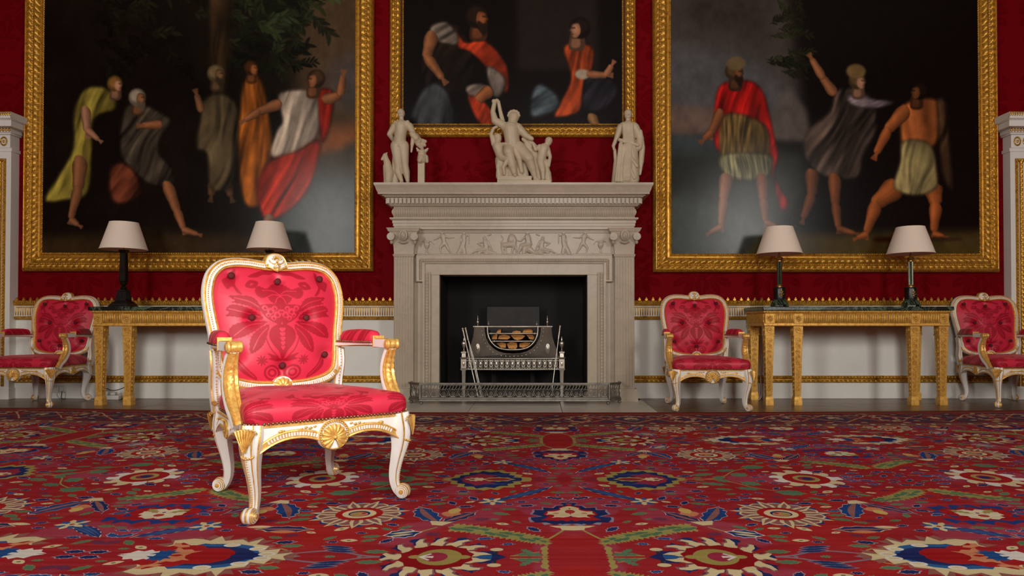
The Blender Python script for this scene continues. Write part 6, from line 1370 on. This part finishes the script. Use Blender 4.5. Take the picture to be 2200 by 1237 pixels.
        for dx in (-.018, .018): mb.lathe([(.001, -.012), (.009, -.012), (.010, -.008), (.010, .008), (.009, .012), (.001, .012)], 12, (sg * .272 + dx, .268, .392), 1, axis='Y')
        mb.build('scroll_stop', CM, s_, 60)
    # seat rails
    FLc, RRc = (-.325, -.335), (.268, .300); ZT = .360
    def low(f, zk, za, zm):   # lower edge: knee, arch, centre drop
        f = abs(f); return zm + (za - zm) * math.sin(pi * min(1, f / .5) / 2) ** 1.2 if f < .5 else za - (za - zk) * (1 - math.cos(pi * (f - .5) / 1.0)) ** 1.3
    def seat_rail(name, p0, p1, zk, za, zm, sh):
        P0, P1 = Vector((p0[0], p0[1], 0)), Vector((p1[0], p1[1], 0)); d = (P1 - P0); L = d.length; d = d.normalized(); nv_ = Vector((d.y, -d.x, 0))
        N = 60; mb = MB(); R = []
        for i in range(N + 1):
            f = -1 + 2 * i / N; z = low(f, zk, za, zm); c = P0 + d * (L * i / N)
            pr = [(-.030, ZT), (.0, ZT), (.005, ZT - .004), (.005, ZT - .009), (.0, ZT - .012), (.0, z + .036), (.005, z + .034), (.006, z + .029), (.001, z + .026), (.001, z + .010), (.007, z + .009), (.009, z + .003), (.006, z), (-.030, z)]
            R.append([c + nv_ * o + Vector((0, 0, zz_)) for o, zz_ in pr])
        mb.rings(R, segm=[0, 1, 1, 1, 0, 1, 1, 1, 1, 1, 1, 1, 0, 0]); rl_ = mb.build(name, CM, t, 40)
        mb = MB(); K = int(L / .0105)
        for i in range(K):
            f = -1 + 2 * (i + .5) / K
            if abs(f) < .19 or abs(f) > .9: continue
            z = low(f, zk, za, zm); sl = (low(f + .02, zk, za, zm) - low(f - .02, zk, za, zm)) / (.02 * L); c = P0 + d * (L * (f + 1) / 2) + nv_ * .002
            tv = Vector((-sl, 1)).normalized(); a = c + Vector((0, 0, z + .0115)); b = c + d * (tv.x * .014) + Vector((0, 0, z + .0115 + tv.y * .014)); mb.tube([a, b], .0038, 6)
        mb.build('fluting', CM, rl_, 60, kind='stuff')
        if sh:
            c = (P0 + P1) / 2 + nv_ * .004; zc_ = zm + .040
            mb = MB(); oc_ = [(sh * 1.28 * math.cos(a), sh * 1.22 * math.sin(a)) for a in np.linspace(0, 2 * pi, 28)[:-1]]; R = []
            for k, h in ((1, -.02), (1, .006), (.94, .010), (.88, .006), (.05, .006)): R.append([c + d * (x * k) + nv_ * h + Vector((0, 0, zc_ + z * k)) for x, z in oc_])
            mb.rings(R, 0); mb.m[27:81] = [1] * 54; m_ = mb.build('medallion', CM, rl_, 50)
            mb = MB()
            for a in np.linspace(-.6, pi + .6, 26): mb.ell(c + d * (sh * 1.1 * math.cos(a)) + nv_ * .010 + Vector((0, 0, zc_ + sh * 1.05 * math.sin(a))), (.0042, .0042, .0042), 6, 4, 1)
            mb.build('bead_trail', CM, m_, 60, kind='stuff')
            shell('scallop_shell', m_, c + nv_ * .006 + Vector((0, 0, zc_ - sh * .18)), sh * .92, tuple(nv_), (0, 0, 1), 13, 158, .30)
            mb = MB()
            for sg in (-1, 1):
                for (a, z_, r_) in ((.085, ZT - .020, .004), (.105, ZT - .024, .0045), (.125, ZT - .021, .004), (.145, ZT - .025, .0035), (.235, ZT - .028, .006), (.225, ZT - .026, .004)): mb.ell(c + d * (sg * a * L / .65) + Vector((0, 0, z_)), (r_ * 1.8, r_, r_), 6, 5, 1)
            mb.build('leaf_spray', CM, rl_, 60)
        return rl_
    seat_rail('seat_rail', (-.284, -.335), (.284, -.335), .254, .300, .262, .050)
    seat_rail('seat_rail', (.330, -.305), (.275, .280), .250, .305, .272, .032); seat_rail('seat_rail', (-.275, .280), (-.330, -.305), .250, .305, .272, .032)
    seat_rail('seat_rail', (.250, .305), (-.250, .305), .270, .310, .290, 0)
    # cabriole legs on the diagonal
    def leg(cx, cy, dx, dy, rear):
        d = Vector((dx, dy, 0)).normalized(); tv = Vector((-d.y, d.x, 0)); O = Vector((cx, cy, 0))
        path_ = [(.000, .360, .050), (.004, .330, .052), (.010, .295, .050), (.012, .260, .044), (.007, .215, .036), (-.004, .165, .029), (-.013, .115, .025), (-.014, .075, .022), (-.006, .045, .020), (.006, .026, .019), (.018, .012, .016)]
        pp = cat_rom([(a, z, w) for a, z, w in path_], 5); mb = MB(); R = []
        outl_ = [(-1, -.55), (-.78, -.95), (0, -1.0)]
        for k, p in enumerate(pp):
            w = p.z; a = pp[min(k + 1, len(pp) - 1)]; b = pp[max(k - 1, 0)]; tx, tz = a.x - b.x, a.y - b.y; Lt = math.hypot(tx, tz); ox, oz = -tz / Lt, tx / Lt
            ring = []
            for (fo, ft) in ((-.75, -.62), (-.75, .62), (-.1, .80), (.40, .84), (.52, .74), (.60, .52), (.78, .46), (.86, .36), (.80, .26), (.93, .18), (.98, 0), (.93, -.18), (.80, -.26), (.86, -.36), (.78, -.46), (.60, -.52), (.52, -.74), (.40, -.84), (-.1, -.80)):
                ring.append(O + d * (p.x + ox * fo * w) + tv * (ft * w) + Vector((0, 0, p.y + oz * fo * w)))
            R.append(ring)
        mb.rings(R, segm=[0, 0, 0, 1, 0, 0, 1, 0, 0, 0, 0, 0, 1, 0, 0, 1, 0, 0, 0]); lg = mb.build('leg', CM, t, 40)
        c = O + d * .024 + Vector((0, 0, .0305)); mb = MB()
        for sg in (-1, 1):
            R = []
            for rr, h in ((.0300, 0), (.0300, .014), (.0272, .019), (.0240, .019), (.0220, .0235), (.0175, .0235), (.0155, .028), (.0105, .028), (.0085, .031), (.001, .032)): R.append([c + d * (rr * math.cos(a)) + Vector((0, 0, rr * math.sin(a))) + tv * (sg * h) for a in np.linspace(0, 2 * pi, 25)[:-1]])
            b_ = len(mb.m); mb.rings(R, 0)
            for q, mt in enumerate((0, 1, 0, 1, 0, 1, 0, 1, 1)): mb.m[b_ + q * 24:b_ + q * 24 + 24] = [mt] * 24
        mb.tube([c + d * (.0295 * math.cos(a)) + Vector((0, 0, .0295 * math.sin(a))) for a in np.linspace(-.6, 2.9, 16)], .004, 6, 1)
        mb.build('toe_scroll', CM, lg, 40)
        mb = MB()
        for p in pp[16:44]: w = p.z; mb.ell(O + d * (p.x + w * .98) + Vector((0, 0, p.y)), (.0034, .0034, .0034), 6, 4, 1)
        mb.build('bead_trail', CM, lg, 60, kind='stuff')
        shell('scallop_shell', lg, O + d * .0615 + Vector((0, 0, .258)), .088, tuple(d + Vector((0, 0, .07))), (0, 0, 1), 7, 27, .07, 1, False)
        mb = MB(); 
        for a in np.linspace(-1.3, 1.3, 9): mb.ell(O + d * (.054 - .012 * abs(math.sin(a))) + tv * (.024 * math.sin(a)) + Vector((0, 0, .254 - .010 * math.cos(a))), (.0045, .0045, .0045), 6, 5, 1)
        mb.build('knee_collar', CM, lg, 60)
    leg(-.296, -.306, -1, -1, 0); leg(.296, -.306, 1, -1, 0); leg(.240, .272, 1, 1, 1); leg(-.240, .272, -1, 1, 1)
    # seat cushion
    def rrect(ins_, r_=.035, m=6):
        c = [(-.322 + ins_, -.332 + ins_), (.322 - ins_, -.332 + ins_), (.266 - ins_, .262 - ins_), (-.266 + ins_, .262 - ins_)]; out = []
        r_ = max(.004, min(r_, .2 - ins_ * .6)); ctr = [(-1, -1), (1, -1), (1, 1), (-1, 1)]; a0 = [pi, 1.5 * pi, 0, .5 * pi]
        seg = []
        for k in range(4):
            cx_, cy_ = c[k][0] - ctr[k][0] * r_, c[k][1] - ctr[k][1] * r_
            seg.append([(cx_ + r_ * math.cos(a0[k] + .5 * pi * j / m), cy_ + r_ * math.sin(a0[k] + .5 * pi * j / m)) for j in range(m + 1)])
        for k in range(4):
            out += seg[k]; a, b = seg[k][-1], seg[(k + 1) % 4][0]
            for j in range(1, 10): out.append((a[0] + (b[0] - a[0]) * j / 10, a[1] + (b[1] - a[1]) * j / 10))
        return out
    mb = MB(); R = []; uv = []; tot = 0
    lay = [(.004, .358), (-.004, .366), (-.009, .380), (-.010, .400), (-.008, .420), (-.001, .434), (.010, .443), (.030, .450), (.06, .456), (.10, .461), (.15, .465), (.21, .468), (.245, .469)]
    for k, (i_, z) in enumerate(lay):
        rr_ = rrect(i_); wob = .0025 if 1 < k < 6 else 0
        R.append([(x * (1 + wob * math.sin(x * 60)), y, z + (.004 * math.sin(x * 22 + 1) * math.cos(y * 17) if k > 5 else 0)) for x, y in rr_]); uv += [(.5 + x / .40, .30 + (y + (z - .43) * 1.4) / .46) for x, y in rr_]
    mb.rings(R, 0); mb.uv = uv; cu = mb.build('seat_cushion', 'satin', t, 80)
    mb = MB(); o = rrect(-.006); q = [Vector((x, y, .365)) for x, y in o] ; acc = 0; last = None
    dens = cat_rom(q, 4, True)
    for p in dens:
        if p.y > .25: continue
        if last is None or (p - last).length > .0125: last = p.copy(); mb.ell(p, (.006, .006, .006), 8, 5)
    mb.build('nail_trim', 'nail', cu, 60, kind='stuff')
    # arms
    for sg in (-1, 1):
        S = lambda x, y, z: (sg * x, y, z)
        mb = MB(); ap_ = cat_rom([S(.272, .300, .640), S(.292, .240, .644), S(.315, .12, .648), S(.328, 0, .650), S(.332, -.10, .648), S(.332, -.172, .644)], 5)
        R = []
        for k, p in enumerate(ap_): R.append([(p.x + a, p.y, p.z + b) for a, b in ((-.021, -.010), (-.021, .004), (-.015, .011), (.015, .011), (.021, .004), (.021, -.010), (.012, -.016), (-.012, -.016))])
        mb.rings(R, segm=[0, 1, 0, 1, 0, 1, 0, 1]); ar = mb.build('arm', CM, t, 40)
        mb = MB(); R = []; uv = []
        for k, (f, sc) in enumerate(((0, .25), (.02, .7), (.08, .92), (.2, 1), (.4, 1.04), (.6, 1.04), (.8, 1), (.92, .92), (.98, .7), (1, .25))):
            p = Vector(S(float(np.interp(-.04 + .285 * f, [-.1, 0, .12, .25], [.332, .328, .315, .290])), -.04 + .285 * f, .652)); ring = []
            for a in np.linspace(0, 2 * pi, 21)[:-1]:
                cx_ = math.cos(a); sz = math.sin(a); x = .032 * sc * (abs(cx_) ** .7) * (1 if cx_ > 0 else -1); z = (.058 * sc * abs(sz) ** .8 if sz > 0 else -.004 * abs(sz)); ring.append((p.x + x, p.y, p.z + z)); uv.append((.2 + x * 2, .3 + f * .4 + z))
            R.append(ring)
        mb.rings(R, 0); mb.uv = uv; pd = mb.build('arm_pad', 'satin', ar, 80)
        mb = MB()
        for k in range(22):
            f = k / 21
            for s2 in (-1, 1): mb.ell(S(float(np.interp(-.04 + .285 * f, [-.1, 0, .12, .25], [.332, .328, .315, .290])) + s2 * .0325, -.04 + .285 * f, .655), (.0046, .0046, .0046), 6, 4)
        mb.build('nail_trim', 'nail', pd, 60, kind='stuff')
        mb = MB()
        for dx, r_ in ((-.032, .016), (-.022, .024), (0, .0215), (.022, .024), (.032, .016)): pass
        mb.lathe([(.001, -.033), (.012, -.033), (.015, -.030), (.023, -.027), (.024, -.020), (.020, -.014), (.022, -.006), (.022, .006), (.020, .014), (.024, .020), (.023, .027), (.015, .030), (.012, .033), (.001, .033)], 20, (sg * .332, -.180, .648), 1, axis='X')
        mb.box(sg * .332 - .026, sg * .332 + .026, -.172, -.045, .632, .668, 0); mb.box(sg * .332 - .028, sg * .332 + .028, -.052, -.042, .630, .684, 1); mb.box(sg * .332 - .024, sg * .332 + .024, -.160, -.06, .668, .671, 1); mb.build('arm_scroll', CM, ar, 50, bevel=.003)
        mb = MB(); sp__ = cat_rom([(.332, -.174, .634), (.333, -.148, .590), (.333, -.136, .540), (.334, -.148, .485), (.335, -.188, .430), (.336, -.236, .390), (.337, -.262, .352)], 6); R = []; seg_ = [0, 1, 1, 1, 1, 1, 1, 1, 0, 0]
        for k, p in enumerate(sp__):
            f = k / (len(sp__) - 1); w = .020 + .010 * math.sin(pi * f) ; th = .016 + .006 * f; a = sp__[min(k + 1, len(sp__) - 1)]; b = sp__[max(0, k - 1)]; ty, tz = a.y - b.y, a.z - b.z; L_ = math.hypot(ty, tz); oy, oz = tz / L_, -ty / L_
            rg = math.sin(k * 1.9) * .0022
            R.append([(sg * (p.x + fx * w), p.y + oy * (fn * th + (rg if fn > .9 else 0)), p.z + oz * fn * th) for fx, fn in ((-1, -.8), (-1, .5), (-.8, 1), (-.45, .8), (-.2, 1.15), (.2, 1.15), (.45, .8), (.8, 1), (1, .5), (1, -.8))])
        if sg: pass
        mb.rings(R, segm=seg_); mb.build('arm_support', CM, ar, 40)
    return t
chair = make_chair('large foreground armchair in bright crimson damask, white and gilt frame, standing on the carpet')
chair.location = (-1.017, 3.024, 0.0); chair.rotation_euler = (0, 0, math.radians(38.8))
for lab, X, Y, rz in (("small crimson armchair cut off by the photo's left edge, beside a gilt table", -4.64, 6.525, 0), ('small crimson armchair facing straight out between the chimneypiece and the gilt console table', 1.486, 6.275, 0), ("small crimson armchair cut off by the photo's right edge, beside a gilt table", 4.395, 6.525, 0)):
    c = copy_tree(chair); c.location = (X, Y, -.012); c.rotation_euler = (0, 0, rz); c.scale = (1, 1, .985); c['label'] = lab

# ------------------------------------------------------------------ sockets, plug and cables at the skirting
def wpt(px, py, Y): return W(px, py, Y)
for lab, px, nm in (('white power socket on the skirting, nearest the left armchair', 118, 'power_socket'), ('white power socket holding a plug, on the skirting by the left armchair', 134, 'power_socket')):
    p = wpt(px, 836, 6.95); t = thing(nm, lab, 'socket', (p.x, 6.96, p.z), 0, 'power sockets on the skirting')
    mb = MB(); mb.box(-.034, .034, -.010, .002, -.036, .036); mb.build('face_plate', 'plastic', t, 20, bevel=.004)
    mb = MB(); mb.box(-.020, .012, -.032 if px > 125 else -.014, -.008, -.018, .012); mb.build('plug' if px > 125 else 'switch', 'plastic', t, 20, bevel=.004)
def cable(name, lab, pts, r_, mat):
    o = Vector(pts[-1]); mb = MB(); mb.tube([p - o for p in cat_rom(pts, 8)], r_, 6); ob = mb.build(name, mat, None, 60, loc=o); tag(ob, lab, 'cable')
a = wpt(134, 842, 6.93); cable('power_cable', 'dark cable dropping from the plug by the left armchair to the floor', [(a.x, 6.925, a.z), (a.x + .01, 6.91, .06), (a.x + .01, 6.905, .0), (a.x + .05, 6.90, -.006)], .004, 'cable_dark')
cable('extension_cable', 'thin white cable lying along the foot of the skirting by the left armchair', [(a.x - .07, 6.952, .05), (a.x - .05, 6.952, .0), (a.x + .1, 6.952, -.008), (a.x + .35, 6.95, -.008), (a.x + .52, 6.93, -.008)], .004, 'plastic')
p = wpt(236, 847, 6.88); t = thing('extension_block', 'white plastic extension block on the floor between the legs of the partly hidden table', 'extension lead', (p.x, 6.87, -.012))
mb = MB(); mb.box(-.12, .11, -.035, .035, 0, .045); mb.box(-.05, .0, -.028, .028, .045, .085); mb.box(.02, .07, -.028, .028, .045, .075); mb.build('body', 'plastic', t, 20, bevel=.01)
a = wpt(226, 838, 6.86); b = wpt(256, 836, 6.80); cable('lamp_cable', 'dark lamp cable sagging between the front legs of the partly hidden table', [(b.x + .08, 6.92, .30), (b.x + .04, 6.86, .14), (b.x, 6.82, b.z), (a.x + .09, 6.82, a.z + .002), (a.x + .03, 6.83, a.z + .02), (a.x - .01, 6.84, .098)], .0045, 'cable_dark')
a = wpt(1637, 800, 6.88); cable('lamp_cable', 'pale lamp cable hanging down beside a front leg of the fully visible table', [(a.x + .015, 6.93, .72), (a.x + .01, 6.93, .4), (a.x, 6.92, .2), (a.x + .004, 6.90, .05), (a.x - .03, 6.86, -.004), (a.x - .06, 6.84, -.008)], .005, 'plastic')
